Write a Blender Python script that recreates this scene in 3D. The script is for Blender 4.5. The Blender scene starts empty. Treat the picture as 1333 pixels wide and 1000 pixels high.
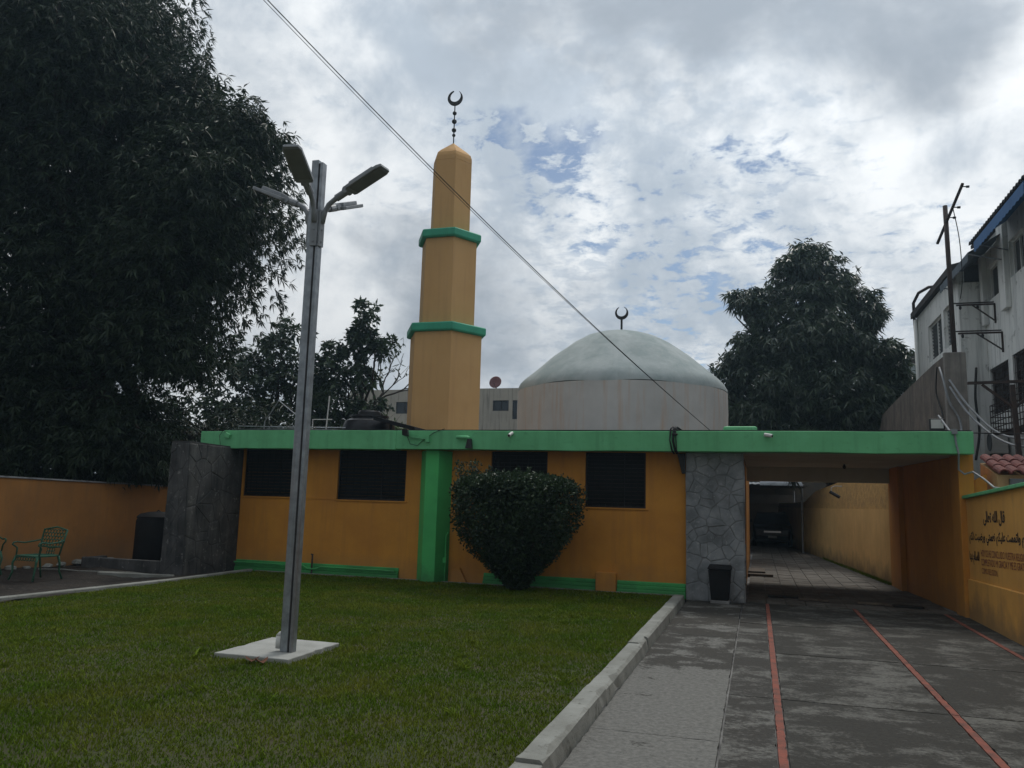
import bpy, bmesh, math, random
import numpy as np
from mathutils import Vector, Matrix
R = math.radians
random.seed(7); rng = np.random.default_rng(11)
S = bpy.context.scene
COL = S.collection

# ------------------------------------------------------------------ camera
cam_d = bpy.data.cameras.new('camera'); cam = bpy.data.objects.new('camera', cam_d); COL.objects.link(cam)
cam_d.sensor_width = 36.0; cam_d.lens = 36.0 * 1050 / 1333
cam_d.clip_start = 0.05; cam_d.clip_end = 3000
_r, _vx, _vy, _f = R(1.6), 986 - 666.5, -(661 - 500), 1050.0      # roll, vanishing point of the driveway, focal length (px)
yc = Vector((_vx, _vy, _f)).normalized()
_p = math.atan(-(yc.x * math.sin(_r) + yc.y * math.cos(_r)) / yc.z)
zc = Vector((math.cos(_p) * math.sin(_r), math.cos(_p) * math.cos(_r), math.sin(_p)))
xc = zc.cross(yc)
if xc.x < 0: xc = -xc
mw = Matrix(((xc.x, xc.y, -xc.z, 0), (yc.x, yc.y, -yc.z, 0), (zc.x, zc.y, -zc.z, 1.65), (0, 0, 0, 1)))
cam.matrix_world = mw
S.camera = cam

# ------------------------------------------------------------------ light
SUN_EL, SUN_AZ = 60.0, 10.0          # degrees above the horizon, degrees right of +Y
W = bpy.data.worlds.new('World'); S.world = W; W.use_nodes = True
SKY_BLUE, CLOUD = 0.085, 1.20
def build_world():
    nt = W.node_tree; nt.nodes.clear(); N = nt.nodes.new; L = nt.links.new
    out = N('ShaderNodeOutputWorld')
    sky = N('ShaderNodeTexSky'); sky.sky_type = 'NISHITA'; sky.sun_disc = False
    sky.sun_elevation = R(SUN_EL); sky.sun_rotation = R(SUN_AZ); sky.dust_density = 0.6
    bg1 = N('ShaderNodeBackground'); bg1.inputs[1].default_value = SKY_BLUE; L(sky.outputs[0], bg1.inputs[0])
    tc = N('ShaderNodeTexCoord'); sep = N('ShaderNodeSeparateXYZ'); L(tc.outputs['Generated'], sep.inputs[0])
    def ma(op, a, b=None, clamp=False):
        m = N('ShaderNodeMath'); m.operation = op; m.use_clamp = clamp
        for i, v in enumerate((a, b)):
            if v is None: continue
            if isinstance(v, (int, float)): m.inputs[i].default_value = v
            else: L(v, m.inputs[i])
        return m.outputs[0]
    def smooth(v, lo, hi, a=0.0, b=1.0):
        m = N('ShaderNodeMapRange'); m.interpolation_type = 'SMOOTHSTEP'
        L(v, m.inputs[0]); m.inputs[1].default_value = lo; m.inputs[2].default_value = hi
        m.inputs[3].default_value = a; m.inputs[4].default_value = b
        return m.outputs[0]
    zz = ma('ADD', ma('MAXIMUM', sep.outputs[2], 0.0), 0.20)
    comb = N('ShaderNodeCombineXYZ')
    L(ma('DIVIDE', sep.outputs[0], zz), comb.inputs[0]); L(ma('DIVIDE', sep.outputs[1], zz), comb.inputs[1])
    def noise(scale, detail, rough, off, dist=0.0, dome=False, sc=(1, 1, 1)):
        mp = N('ShaderNodeMapping'); mp.inputs['Location'].default_value = off; mp.inputs['Scale'].default_value = sc
        L(tc.outputs['Generated'] if dome else comb.outputs[0], mp.inputs[0])
        n = N('ShaderNodeTexNoise'); n.inputs['Scale'].default_value = scale; n.inputs['Detail'].default_value = detail
        n.inputs['Roughness'].default_value = rough; n.inputs['Distortion'].default_value = dist
        L(mp.outputs[0], n.inputs['Vector']); return n.outputs['Fac']
    def near(d, deg, amt, wob=None):                       # soft cloud region round one direction
        dp = N('ShaderNodeVectorMath'); dp.operation = 'DOT_PRODUCT'; L(tc.outputs['Generated'], dp.inputs[0]); dp.inputs[1].default_value = Vector(d).normalized()
        return smooth(dp.outputs['Value'], math.cos(R(deg)), 1.0, 0.0, amt)
    def total(*a):
        r_ = a[0]
        for v in a[1:]: r_ = ma('ADD', r_, v)
        return r_
    # high dappled sheet: puffs, and gaps that are blue where the sheet is thin
    puff = total(ma('MULTIPLY', noise(15.0, 6, 0.62, (2, 9, 8), 0.25, sc=(1, 1.0, 1)), .95), ma('MULTIPLY', noise(2.2, 5, .55, (7, 3, 1), .4), .37))
    sheet = ma('MULTIPLY', noise(.8, 4, .55, (3.1, 7.7, 1.2), .3), .5)
    thin = total(sheet, near((-.11, .91, .39), 14, -.105), near((-.27, .86, .44), 8, -.12), near((-.41, .86, .32), 6, -.12), near((.1, .95, .25), 10, -.02), near((-.6, .75, .3), 24, .10), near((.35, .9, .35), 25, .0), ma('MULTIPLY', sep.outputs[2], 0.0), .045)
    dens = total(puff, thin)
    mask = smooth(dens, .68, .80, .10, 1.0)
    # low grey cumulus with billowed edges
    cum = total(ma('MULTIPLY', noise(3.6, 9, .56, (5, 1, 2), .25, True, (1, 1, 1.7)), 1.0), near((-.27, .925, .25), 11, .20), near((-.20, .79, .58), 15, .30), near((.1, .82, .56), 13, .26), near((-.27, .86, .44), 7, -.10), near((-.42, .86, .27), 8, .10), near((-.5, .8, .26), 9, .02), near((-.45, .85, .2), 8, .06), near((-.5, .74, .42), 16, -.08))
    grey = smooth(cum, .58, .92, 0, 1.0)
    edge = smooth(cum, .50, .60, 0, 1.0)
    tone = noise(9, 7, .6, (1, 4, 2), .2, True)
    body = ma('ADD', ma('MULTIPLY', smooth(ma('ADD', ma('MULTIPLY', tone, .6), ma('MULTIPLY', noise(3.0, 6, .55, (9, 2, 6), .3, True, (1, 1, 1.6)), .4)), .36, .62), 1.0), 0.0)
    sv = Vector((math.sin(R(SUN_AZ)) * math.cos(R(SUN_EL)), math.cos(R(SUN_AZ)) * math.cos(R(SUN_EL)), math.sin(R(SUN_EL))))
    dp = N('ShaderNodeVectorMath'); dp.operation = 'DOT_PRODUCT'; L(tc.outputs['Generated'], dp.inputs[0]); dp.inputs[1].default_value = sv
    glow = ma('POWER', ma('MULTIPLY', ma('ADD', dp.outputs['Value'], 1.0), .5), 3.0)     # cloud is brighter on the sun's side
    bright = ma('ADD', ma('MULTIPLY', glow, .78), .32)
    def mixc(f, a, b):
        x = N('ShaderNodeMix'); x.data_type = 'RGBA'; L(f, x.inputs[0])
        for i, v in ((6, a), (7, b)):
            if isinstance(v, tuple): x.inputs[i].default_value = (*v, 1)
            else: L(v, x.inputs[i])
        return x.outputs[2]
    white = mixc(smooth(dens, .72, .94), (.64, .71, .79), (.95, .98, 1.0))
    white = mixc(body, (.47, .54, .62), white)
    col = mixc(grey, white, (.36, .41, .47))
    bg2 = N('ShaderNodeBackground'); L(col, bg2.inputs[0]); L(ma('MULTIPLY', bright, CLOUD), bg2.inputs[1])
    ms = N('ShaderNodeMixShader'); L(ma('MAXIMUM', mask, edge), ms.inputs[0]); L(bg1.outputs[0], ms.inputs[1]); L(bg2.outputs[0], ms.inputs[2])
    L(ms.outputs[0], out.inputs[0])
build_world()
sun_d = bpy.data.lights.new('sun', 'SUN'); sun_d.energy = 1.45; sun_d.angle = R(14); sun_d.color = (1.0, 0.95, 0.88)
sun = bpy.data.objects.new('sun', sun_d); COL.objects.link(sun)
_sv = Vector((math.sin(R(SUN_AZ)) * math.cos(R(SUN_EL)), math.cos(R(SUN_AZ)) * math.cos(R(SUN_EL)), math.sin(R(SUN_EL))))
sun.rotation_euler = _sv.to_track_quat('Z', 'Y').to_euler(); sun.location = _sv * 60

S.render.engine = 'CYCLES'
S.cycles.use_denoising = True
S.cycles.max_bounces = 6; S.cycles.diffuse_bounces = 4; S.cycles.transparent_max_bounces = 8
S.view_settings.view_transform = 'Standard'; S.view_settings.look = 'None'
S.view_settings.exposure = 0.0; S.view_settings.gamma = 1.0; S.view_settings.use_curve_mapping = False

# ------------------------------------------------------------------ helpers
MATS = {}
def M(name, c1, c2=None, scale=3.0, rough=0.85, bump=0.15, bscale=40.0, streak=None, streak_amt=0.5, lo=0.35, hi=0.65,
      metal=0.0, spots=None, spot_amt=0.0, island=0.0, trans=0.0, spec=0.4, foot=None, pebble=False, bdist=0.01):
    if name in MATS: return MATS[name]
    m = bpy.data.materials.new(name); m.use_nodes = True; MATS[name] = m
    nt = m.node_tree; N = nt.nodes.new; L = nt.links.new
    b = nt.nodes['Principled BSDF']; b.inputs['Roughness'].default_value = rough; b.inputs['Metallic'].default_value = metal
    b.inputs['Specular IOR Level'].default_value = spec
    geo = N('ShaderNodeNewGeometry'); pos = geo.outputs['Position']
    def nz(s, det=6, ro=0.6, sc=None, dist=0.0):
        n = N('ShaderNodeTexNoise'); n.inputs['Scale'].default_value = s; n.inputs['Detail'].default_value = det
        n.inputs['Roughness'].default_value = ro; n.inputs['Distortion'].default_value = dist
        if sc:
            mp = N('ShaderNodeMapping'); mp.inputs['Scale'].default_value = sc; L(pos, mp.inputs[0]); L(mp.outputs[0], n.inputs['Vector'])
        else: L(pos, n.inputs['Vector'])
        return n.outputs['Fac']
    def mr(v, a, bb, c=0.0, d=1.0):
        q = N('ShaderNodeMapRange'); L(v, q.inputs[0]); q.inputs[1].default_value = a; q.inputs[2].default_value = bb
        q.inputs[3].default_value = c; q.inputs[4].default_value = d; return q.outputs[0]
    def mixc(f, a, bb, blend='MIX'):
        x = N('ShaderNodeMix'); x.data_type = 'RGBA'; x.blend_type = blend
        if isinstance(f, float): x.inputs[0].default_value = f
        else: L(f, x.inputs[0])
        for i, v in ((6, a), (7, bb)):
            if isinstance(v, tuple): x.inputs[i].default_value = (*v, 1)
            else: L(v, x.inputs[i])
        return x.outputs[2]
    c2 = c2 or tuple(min(1, x * 0.72) for x in c1)
    col = mixc(mr(nz(scale), lo, hi), tuple(c1), tuple(c2))
    if streak:
        f = mr(nz(1.0, 5, 0.6, (7, 7, 0.45)), 0.5, 0.72, 0, streak_amt)
        col = mixc(f, col, tuple(streak))
    if spots:
        f = mr(nz(scale * 4.3, 8, 0.7, None, 0.4), 0.58, 0.66, 0, spot_amt)
        col = mixc(f, col, tuple(spots))
    if island:
        q = mr(geo.outputs['Random Per Island'], 0, 1, 1 - island, 1 + island)
        h = N('ShaderNodeHueSaturation'); L(q, h.inputs['Value']); L(col, h.inputs['Color']); col = h.outputs[0]
    if foot:                                          # splash dirt near the foot of a wall, ragged upper edge
        z0, z1, fc, fa = foot
        sp = N('ShaderNodeSeparateXYZ'); L(pos, sp.inputs[0])
        ad = N('ShaderNodeMath'); ad.operation = 'MULTIPLY_ADD'; L(nz(2.2, 6, 0.65), ad.inputs[0]); ad.inputs[1].default_value = -0.9; L(sp.outputs[2], ad.inputs[2])
        col = mixc(mr(ad.outputs[0], z1 - 0.45, z0 - 0.45, 0, fa), col, tuple(fc))
    L(col, b.inputs['Base Color'])
    if trans:
        b.inputs['Transmission Weight'].default_value = 0.0
        tr = N('ShaderNodeBsdfTranslucent'); L(col, tr.inputs[0])
        ms = N('ShaderNodeMixShader'); ms.inputs[0].default_value = trans
        L(b.outputs[0], ms.inputs[1]); L(tr.outputs[0], ms.inputs[2]); L(ms.outputs[0], nt.nodes['Material Output'].inputs[0])
    if bump:
        bp = N('ShaderNodeBump'); bp.inputs['Strength'].default_value = bump; bp.inputs['Distance'].default_value = bdist
        if pebble:
            vo = N('ShaderNodeTexVoronoi'); vo.inputs['Scale'].default_value = bscale; L(pos, vo.inputs['Vector']); L(vo.outputs['Distance'], bp.inputs['Height'])
        else: L(nz(bscale, 5, 0.65), bp.inputs['Height'])
        L(bp.outputs[0], b.inputs['Normal'])
    return m

class MB:
    def __init__(s): s.v = []; s.f = []
    def quad(s, a, b, c, d): n = len(s.v); s.v += [a, b, c, d]; s.f.append((n, n+1, n+2, n+3)); return s
    def poly(s, pts): n = len(s.v); s.v += list(pts); s.f.append(tuple(range(n, n+len(pts)))); return s
    def box(s, x0, x1, y0, y1, z0, z1, mtx=None):
        n = len(s.v); P = [(x0,y0,z0),(x1,y0,z0),(x1,y1,z0),(x0,y1,z0),(x0,y0,z1),(x1,y0,z1),(x1,y1,z1),(x0,y1,z1)]
        if mtx is not None: P = [tuple(mtx @ Vector(p)) for p in P]
        s.v += P
        s.f += [tuple(n+i for i in q) for q in ((0,3,2,1),(4,5,6,7),(0,1,5,4),(1,2,6,5),(2,3,7,6),(3,0,4,7))]
        return s
    def hexa(s, P):                                    # 8 corners, bottom ring then top ring
        n = len(s.v); s.v += [tuple(p) for p in P]
        s.f += [tuple(n+i for i in q) for q in ((0,3,2,1),(4,5,6,7),(0,1,5,4),(1,2,6,5),(2,3,7,6),(3,0,4,7))]
        return s
    def bar(s, a, b, w, h=None):                       # rectangular bar between two points
        a, b = Vector(a), Vector(b); h = h or w; d = (b - a); l = d.length; q = d.to_track_quat('Z', 'Y').to_matrix().to_4x4()
        return s.box(-w/2, w/2, -h/2, h/2, 0, l, Matrix.Translation(a) @ q)
    def tube(s, pts, r, n=6, cap=True):
        pts = [Vector(p) for p in pts]; k = len(pts); base = len(s.v)
        rr = r if isinstance(r, (list, tuple)) else [r] * k
        t0 = (pts[1] - pts[0]).normalized(); up = Vector((0, 0, 1)) if abs(t0.z) < 0.9 else Vector((1, 0, 0))
        u = t0.cross(up).normalized()
        for i, p in enumerate(pts):
            t = (pts[min(i+1, k-1)] - pts[max(i-1, 0)]).normalized()
            u = (u - t * u.dot(t)); u = u.normalized() if u.length > 1e-6 else t.orthogonal().normalized(); w = t.cross(u)
            for j in range(n):
                a = 2 * math.pi * j / n; s.v.append(tuple(p + (u * math.cos(a) + w * math.sin(a)) * rr[i]))
        for i in range(k - 1):
            for j in range(n):
                a = base + i*n + j; b = base + i*n + (j+1) % n; s.f.append((a, b, b + n, a + n))
        if cap: s.f += [tuple(base + j for j in range(n))[::-1], tuple(base + (k-1)*n + j for j in range(n))]
        return s
    def lathe(s, prof, c=(0, 0, 0), n=24, phase=0.0, sy=1.0):
        base = len(s.v)
        for r_, z in prof:
            for j in range(n):
                a = 2 * math.pi * j / n + phase; s.v.append((c[0] + r_*math.cos(a), c[1] + sy*r_*math.sin(a), c[2] + z))
        for i in range(len(prof) - 1):
            for j in range(n):
                a = base + i*n + j; b = base + i*n + (j+1) % n; s.f.append((a, b, b+n, a+n))
        s.f += [tuple(base + j for j in range(n))[::-1], tuple(base + (len(prof)-1)*n + j for j in range(n))]
        return s
    def prism(s, poly, to3, d0, d1):                   # poly in 2D; to3(u, v, d) -> xyz
        n = len(s.v); k = len(poly)
        s.v += [to3(u, v, d0) for u, v in poly] + [to3(u, v, d1) for u, v in poly]
        s.f += [tuple(range(n, n+k))[::-1], tuple(range(n+k, n+2*k))]
        s.f += [(n+i, n+(i+1) % k, n+k+(i+1) % k, n+k+i) for i in range(k)]
        return s
    def mesh(s, name, smooth=False, fix=True):
        me = bpy.data.meshes.new(name); me.from_pydata(s.v, [], s.f)
        if fix:
            bm = bmesh.new(); bm.from_mesh(me); bmesh.ops.recalc_face_normals(bm, faces=bm.faces); bm.to_mesh(me); bm.free()
        if smooth: me.polygons.foreach_set('use_smooth', [True] * len(me.polygons))
        me.update(); return me

def tag(o, label=None, cat=None, group=None, kind=None):
    if label: o['label'] = label
    if cat: o['category'] = cat
    if group: o['group'] = group
    if kind: o['kind'] = kind
    return o
def wmat(o):
    b = o.matrix_basis.copy()
    return wmat(o.parent) @ o.matrix_parent_inverse @ b if o.parent else b
def ob(name, geo, mat, parent=None, smooth=False, bevel=0.0, fix=True, auto=False, local=False):
    me = geo.mesh(name, smooth, fix) if isinstance(geo, MB) else geo
    if mat is not None and not me.materials: me.materials.append(mat)
    o = bpy.data.objects.new(name, me); COL.objects.link(o)
    if parent is not None: o.parent = parent; o.matrix_parent_inverse = Matrix() if local else wmat(parent).inverted()
    if bevel:
        b = o.modifiers.new('bevel', 'BEVEL'); b.width = bevel; b.segments = 2; b.limit_method = 'ANGLE'; b.angle_limit = R(40)
    if auto:
        me.polygons.foreach_set('use_smooth', [True] * len(me.polygons)); me.set_sharp_from_angle(angle=R(35))
    return o
def thing(name, label, cat, loc=(0, 0, 0), rz=0.0, group=None):
    o = bpy.data.objects.new(name, None); COL.objects.link(o); o.location = loc; o.rotation_euler = (0, 0, rz)
    o.empty_display_size = 0.2
    return tag(o, label, cat, group)
def struct(name, geo, mat, **k): return tag(ob(name, geo, mat, **k), kind='structure')

def fast_mesh(name, verts, faces_n, nface):
    """verts (N,3) float array, faces: index array (F, nface)"""
    me = bpy.data.meshes.new(name); me.vertices.add(len(verts)); me.vertices.foreach_set('co', verts.astype(np.float32).ravel())
    F = len(faces_n); me.loops.add(F * nface); me.loops.foreach_set('vertex_index', faces_n.astype(np.int32).ravel())
    me.polygons.add(F); me.polygons.foreach_set('loop_start', np.arange(0, F * nface, nface, dtype=np.int32))
    me.update(calc_edges=True); return me

def wall_holes(u0, u1, v0, v1, holes, to3, t):
    """flat wall in (u,v) with rectangular openings, thickness t (0 = front face)."""
    us = sorted({u0, u1, *[h[0] for h in holes], *[h[1] for h in holes]}); vs = sorted({v0, v1, *[h[2] for h in holes], *[h[3] for h in holes]})
    mb = MB(); inside = lambda u, v: any(h[0] < u < h[1] and h[2] < v < h[3] for h in holes)
    solid = {}
    for i in range(len(us)-1):
        for j in range(len(vs)-1): solid[i, j] = not inside((us[i]+us[i+1])/2, (vs[j]+vs[j+1])/2)
    for (i, j), s_ in solid.items():
        if not s_: continue
        a, b, c, d = us[i], us[i+1], vs[j], vs[j+1]
        mb.quad(to3(a,c,0), to3(b,c,0), to3(b,d,0), to3(a,d,0)); mb.quad(to3(a,c,t), to3(a,d,t), to3(b,d,t), to3(b,c,t))
        if not solid.get((i-1, j), False): mb.quad(to3(a,c,0), to3(a,d,0), to3(a,d,t), to3(a,c,t))
        if not solid.get((i+1, j), False): mb.quad(to3(b,c,0), to3(b,c,t), to3(b,d,t), to3(b,d,0))
        if not solid.get((i, j-1), False): mb.quad(to3(a,c,0), to3(a,c,t), to3(b,c,t), to3(b,c,0))
        if not solid.get((i, j+1), False): mb.quad(to3(a,d,0), to3(b,d,0), to3(b,d,t), to3(a,d,t))
    return mb

def clip(poly, px, py, nx, ny):
    out = []
    for i in range(len(poly)):
        a, b = poly[i], poly[(i+1) % len(poly)]
        da = (a[0]-px)*nx + (a[1]-py)*ny; db = (b[0]-px)*nx + (b[1]-py)*ny
        if da <= 0: out.append(a)
        if da * db < 0: t = da / (da - db); out.append((a[0]+(b[0]-a[0])*t, a[1]+(b[1]-a[1])*t))
    return out
def stones(u0, u1, v0, v1, cell, to3, mat, parent, gap=0.012, h=0.02, name='stone', rnd=random.Random(3)):
    """random rubble facing: every stone a low bevelled polygon of its own."""
    nu, nv = max(1, round((u1-u0)/cell)), max(1, round((v1-v0)/cell)); pts = []
    while len(pts) < nu*nv*0.95:
        q = (rnd.uniform(u0, u1), rnd.uniform(v0, v1)); mind = cell*rnd.choice((.35, .5, .8))
        if all(math.hypot(q[0]-p[0], q[1]-p[1]) > mind for p in pts): pts.append(q)
    for k, p in enumerate(pts):
        poly = [(u0,v0),(u1,v0),(u1,v1),(u0,v1)]
        for q in pts:
            if q is p: continue
            dx, dy = q[0]-p[0], q[1]-p[1]; l = math.hypot(dx, dy)
            if l > 4*cell: continue
            poly = clip(poly, (p[0]+q[0])/2 - dx/l*gap, (p[1]+q[1])/2 - dy/l*gap, dx/l, dy/l)
            if len(poly) < 3: break
        if len(poly) < 3: continue
        cx = sum(a for a, _ in poly)/len(poly); cy = sum(b for _, b in poly)/len(poly)
        poly = [(a + rnd.uniform(-.006,.006), b + rnd.uniform(-.006,.006)) for a, b in poly]
        hh = h * rnd.uniform(.6, 1.3); n = len(poly); mb = MB()
        mb.v = [to3(a, b, 0) for a, b in poly] + [to3(cx+(a-cx)*.97, cy+(b-cy)*.97, hh*.7) for a, b in poly] + [to3(cx+(a-cx)*.86, cy+(b-cy)*.86, hh*rnd.uniform(.9,1.15)) for a, b in poly]
        for lv in (0, 1): mb.f += [(lv*n+i, lv*n+(i+1) % n, (lv+1)*n+(i+1) % n, (lv+1)*n+i) for i in range(n)]
        mb.f.append(tuple(2*n+i for i in range(n)))
        ob(name, mb, mat, parent)

# ------------------------------------------------------------------ materials
YEL = (0.62, 0.275, 0.040); GRN = (0.15, 0.52, 0.24)
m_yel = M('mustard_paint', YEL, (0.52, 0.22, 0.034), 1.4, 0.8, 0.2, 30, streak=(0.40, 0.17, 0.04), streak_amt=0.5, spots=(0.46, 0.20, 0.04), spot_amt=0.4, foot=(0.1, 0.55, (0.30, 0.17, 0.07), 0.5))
m_text = M('lettered_wall_paint', (0.72, 0.37, 0.085), (0.62, 0.31, 0.07), 1.1, 0.85, 0.15, 45, streak=(0.45, 0.24, 0.08), streak_amt=0.35, spots=(0.45, 0.25, 0.09), spot_amt=0.3, foot=(0.05, 0.45, (0.25, 0.16, 0.08), 0.7))
m_yel_wall = M('shaded_boundary_paint', (0.44, 0.20, 0.055), (0.33, 0.15, 0.045), 0.9, 0.85, 0.2, 45, streak=(0.25, 0.14, 0.06), streak_amt=0.5, spots=(0.2, 0.11, 0.05), spot_amt=0.35, foot=(0.05, 0.7, (0.20, 0.13, 0.07), 0.7))  # mustard darkened to carry the shade of the big tree
m_pass = M('passage_wall_paint', (0.80, 0.52, 0.20), (0.68, 0.43, 0.16), 1.2, 0.85, 0.3, 30, streak=(0.50, 0.32, 0.13), streak_amt=0.35, spots=(0.58, 0.37, 0.14), spot_amt=.4, foot=(0.0, 0.5, (0.16, 0.12, 0.06), 0.8))
m_grn = M('green_paint', GRN, (0.12, 0.43, 0.19), 1.8, 0.6, 0.14, 40, streak=(0.08, 0.29, 0.13), streak_amt=0.45, spots=(0.05, 0.20, 0.09), spot_amt=0.3)
m_grn_b = M('bright_green_paint', (0.075, 0.50, 0.14), (0.06, 0.41, 0.115), 1.8, 0.6, 0.10, 40, foot=(0.1, 0.4, (0.04, 0.13, 0.05), 0.6))
m_turq = M('teal_green_paint', (0.05, 0.40, 0.24), (0.04, 0.33, 0.20), 2.0, 0.6, 0.1, 40, streak=(0.04, 0.23, 0.15), streak_amt=0.4)
m_min = M('glare_paled_minaret_paint', (0.66, 0.40, 0.17), (0.60, 0.355, 0.145), 0.8, 0.85, 0.15, 35, streak=(0.45, 0.25, 0.11), streak_amt=0.35)  # one even tone, desaturated so the glare is averaged into the paint
m_drum = M('drum_plaster', (0.56, 0.55, 0.53), (0.46, 0.455, 0.44), 1.1, 0.9, 0.2, 25, streak=(0.50, 0.35, 0.25), streak_amt=0.75)
m_dome = M('dome_cement', (0.43, 0.475, 0.475), (0.31, 0.365, 0.365), 1.7, 0.95, 0.6, 9, spots=(0.47, 0.51, 0.505), spot_amt=0.45, lo=0.38, hi=0.64, spec=0.1, streak=(.30, .34, .33), streak_amt=.4)
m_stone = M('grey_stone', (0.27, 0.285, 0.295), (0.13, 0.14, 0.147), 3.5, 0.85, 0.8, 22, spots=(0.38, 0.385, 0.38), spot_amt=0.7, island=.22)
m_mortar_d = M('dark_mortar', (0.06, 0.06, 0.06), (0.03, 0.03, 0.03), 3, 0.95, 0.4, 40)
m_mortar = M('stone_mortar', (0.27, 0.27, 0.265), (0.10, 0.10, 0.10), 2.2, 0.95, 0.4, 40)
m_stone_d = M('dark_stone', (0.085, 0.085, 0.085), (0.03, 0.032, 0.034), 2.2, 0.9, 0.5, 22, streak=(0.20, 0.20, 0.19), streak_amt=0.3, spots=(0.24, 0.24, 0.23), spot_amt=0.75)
m_ceil = M('ceiling_paint', (0.64, 0.66, 0.58), (0.54, 0.55, 0.48), 1.2, 0.9, 0.1, 30, spots=(0.36, 0.32, 0.25), spot_amt=0.3)
m_woodd_step = M('step_cement', (.12, .10, .08), (.07, .06, .05), 3, .9, .2)
m_inner = M('interior_plaster', (0.25, 0.20, 0.15), None, 1, 0.9, 0.05)
m_roof = M('roof_screed', (0.22, 0.21, 0.20), (0.1, 0.1, 0.1), 1.0, 0.95, 0.3, 20)
m_black = M('black_metal', (0.012, 0.012, 0.013), (0.02, 0.02, 0.02), 8, 0.5, 0.05, 60)
m_slat = M('louvre_blade', (0.02, 0.021, 0.022), (0.03, 0.03, 0.03), 5, 0.6, 0.0)
m_steel = M('galvanised_steel', (0.36, 0.39, 0.42), (0.24, 0.26, 0.28), 9, 0.5, 0.05, 60, metal=0.75, streak=(0.16, 0.08, 0.045), streak_amt=0.5)
m_steel_l = M('painted_lamp_grey', (0.28, 0.30, 0.32), (0.20, 0.215, 0.23), 6, 0.5, 0.03, 60)
m_lens = M('lamp_lens', (0.20, 0.215, 0.22), (0.17, 0.18, 0.185), 6, 0.25, 0.0)
m_groove = M('groove_shade', (0.03, 0.03, 0.032), None, 5, 0.7, 0.0)  # shade of the gap between the post channels, put in as dark colour
m_plastic = M('black_plastic', (0.010, 0.010, 0.011), (0.015, 0.015, 0.016), 4, 0.75, 0.05, 50, spec=.2)
m_tank = M('black_tank_plastic', (0.012, 0.013, 0.016), (0.02, 0.02, 0.024), 3, 0.38, 0.03, 30)
m_white = M('white_plastic', (0.6, 0.6, 0.58), (0.5, 0.5, 0.48), 4, 0.5, 0.0)
m_cable = M('cable_rubber', (0.015, 0.015, 0.015), None, 4, 0.7, 0.0)
m_rust = M('rusty_iron', (0.035, 0.03, 0.03), (0.06, 0.04, 0.034), 8, 0.85, 0.2, 60)
m_kerb = M('kerb_concrete', (0.265, 0.272, 0.25), (0.165, 0.168, 0.15), 2.0, 0.9, 0.6, 25, spots=(0.10, 0.10, 0.085), spot_amt=0.85)
m_slabw = M('pale_slab', (0.36, 0.365, 0.345), (0.27, 0.275, 0.255), 3, 0.9, 0.3, 35, spots=(0.25, 0.24, 0.22), spot_amt=0.4)
m_red = M('red_cement', (0.235, 0.073, 0.05), (0.10, 0.052, 0.042), 6.0, 0.9, 0.8, 40, spots=(0.06, 0.05, 0.044), spot_amt=0.9, lo=.42, hi=.68)
m_dirt = M('dark_soil', (0.032, 0.026, 0.02), (0.016, 0.013, 0.011), 2.5, 0.95, 0.9, 12, spots=(0.10, 0.085, 0.07), spot_amt=0.6, bdist=0.04)
m_lawn = M('lawn_soil', (0.035, 0.045, 0.013), (0.05, 0.045, 0.02), 2.0, 0.95, 0.5, 30)
m_ground = M('far_ground', (0.12, 0.115, 0.10), (0.07, 0.075, 0.05), 0.15, 0.95, 0.3, 3)
m_bark = M('bark', (0.06, 0.045, 0.034), (0.025, 0.02, 0.016), 5, 0.95, 0.9, 14, bdist=0.03)
m_iron_g = M('green_cast_iron', (0.022, 0.11, 0.06), (0.014, 0.07, 0.04), 12, 0.6, 0.2, 60, spots=(0.28, 0.30, 0.26), spot_amt=0.7)

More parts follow.
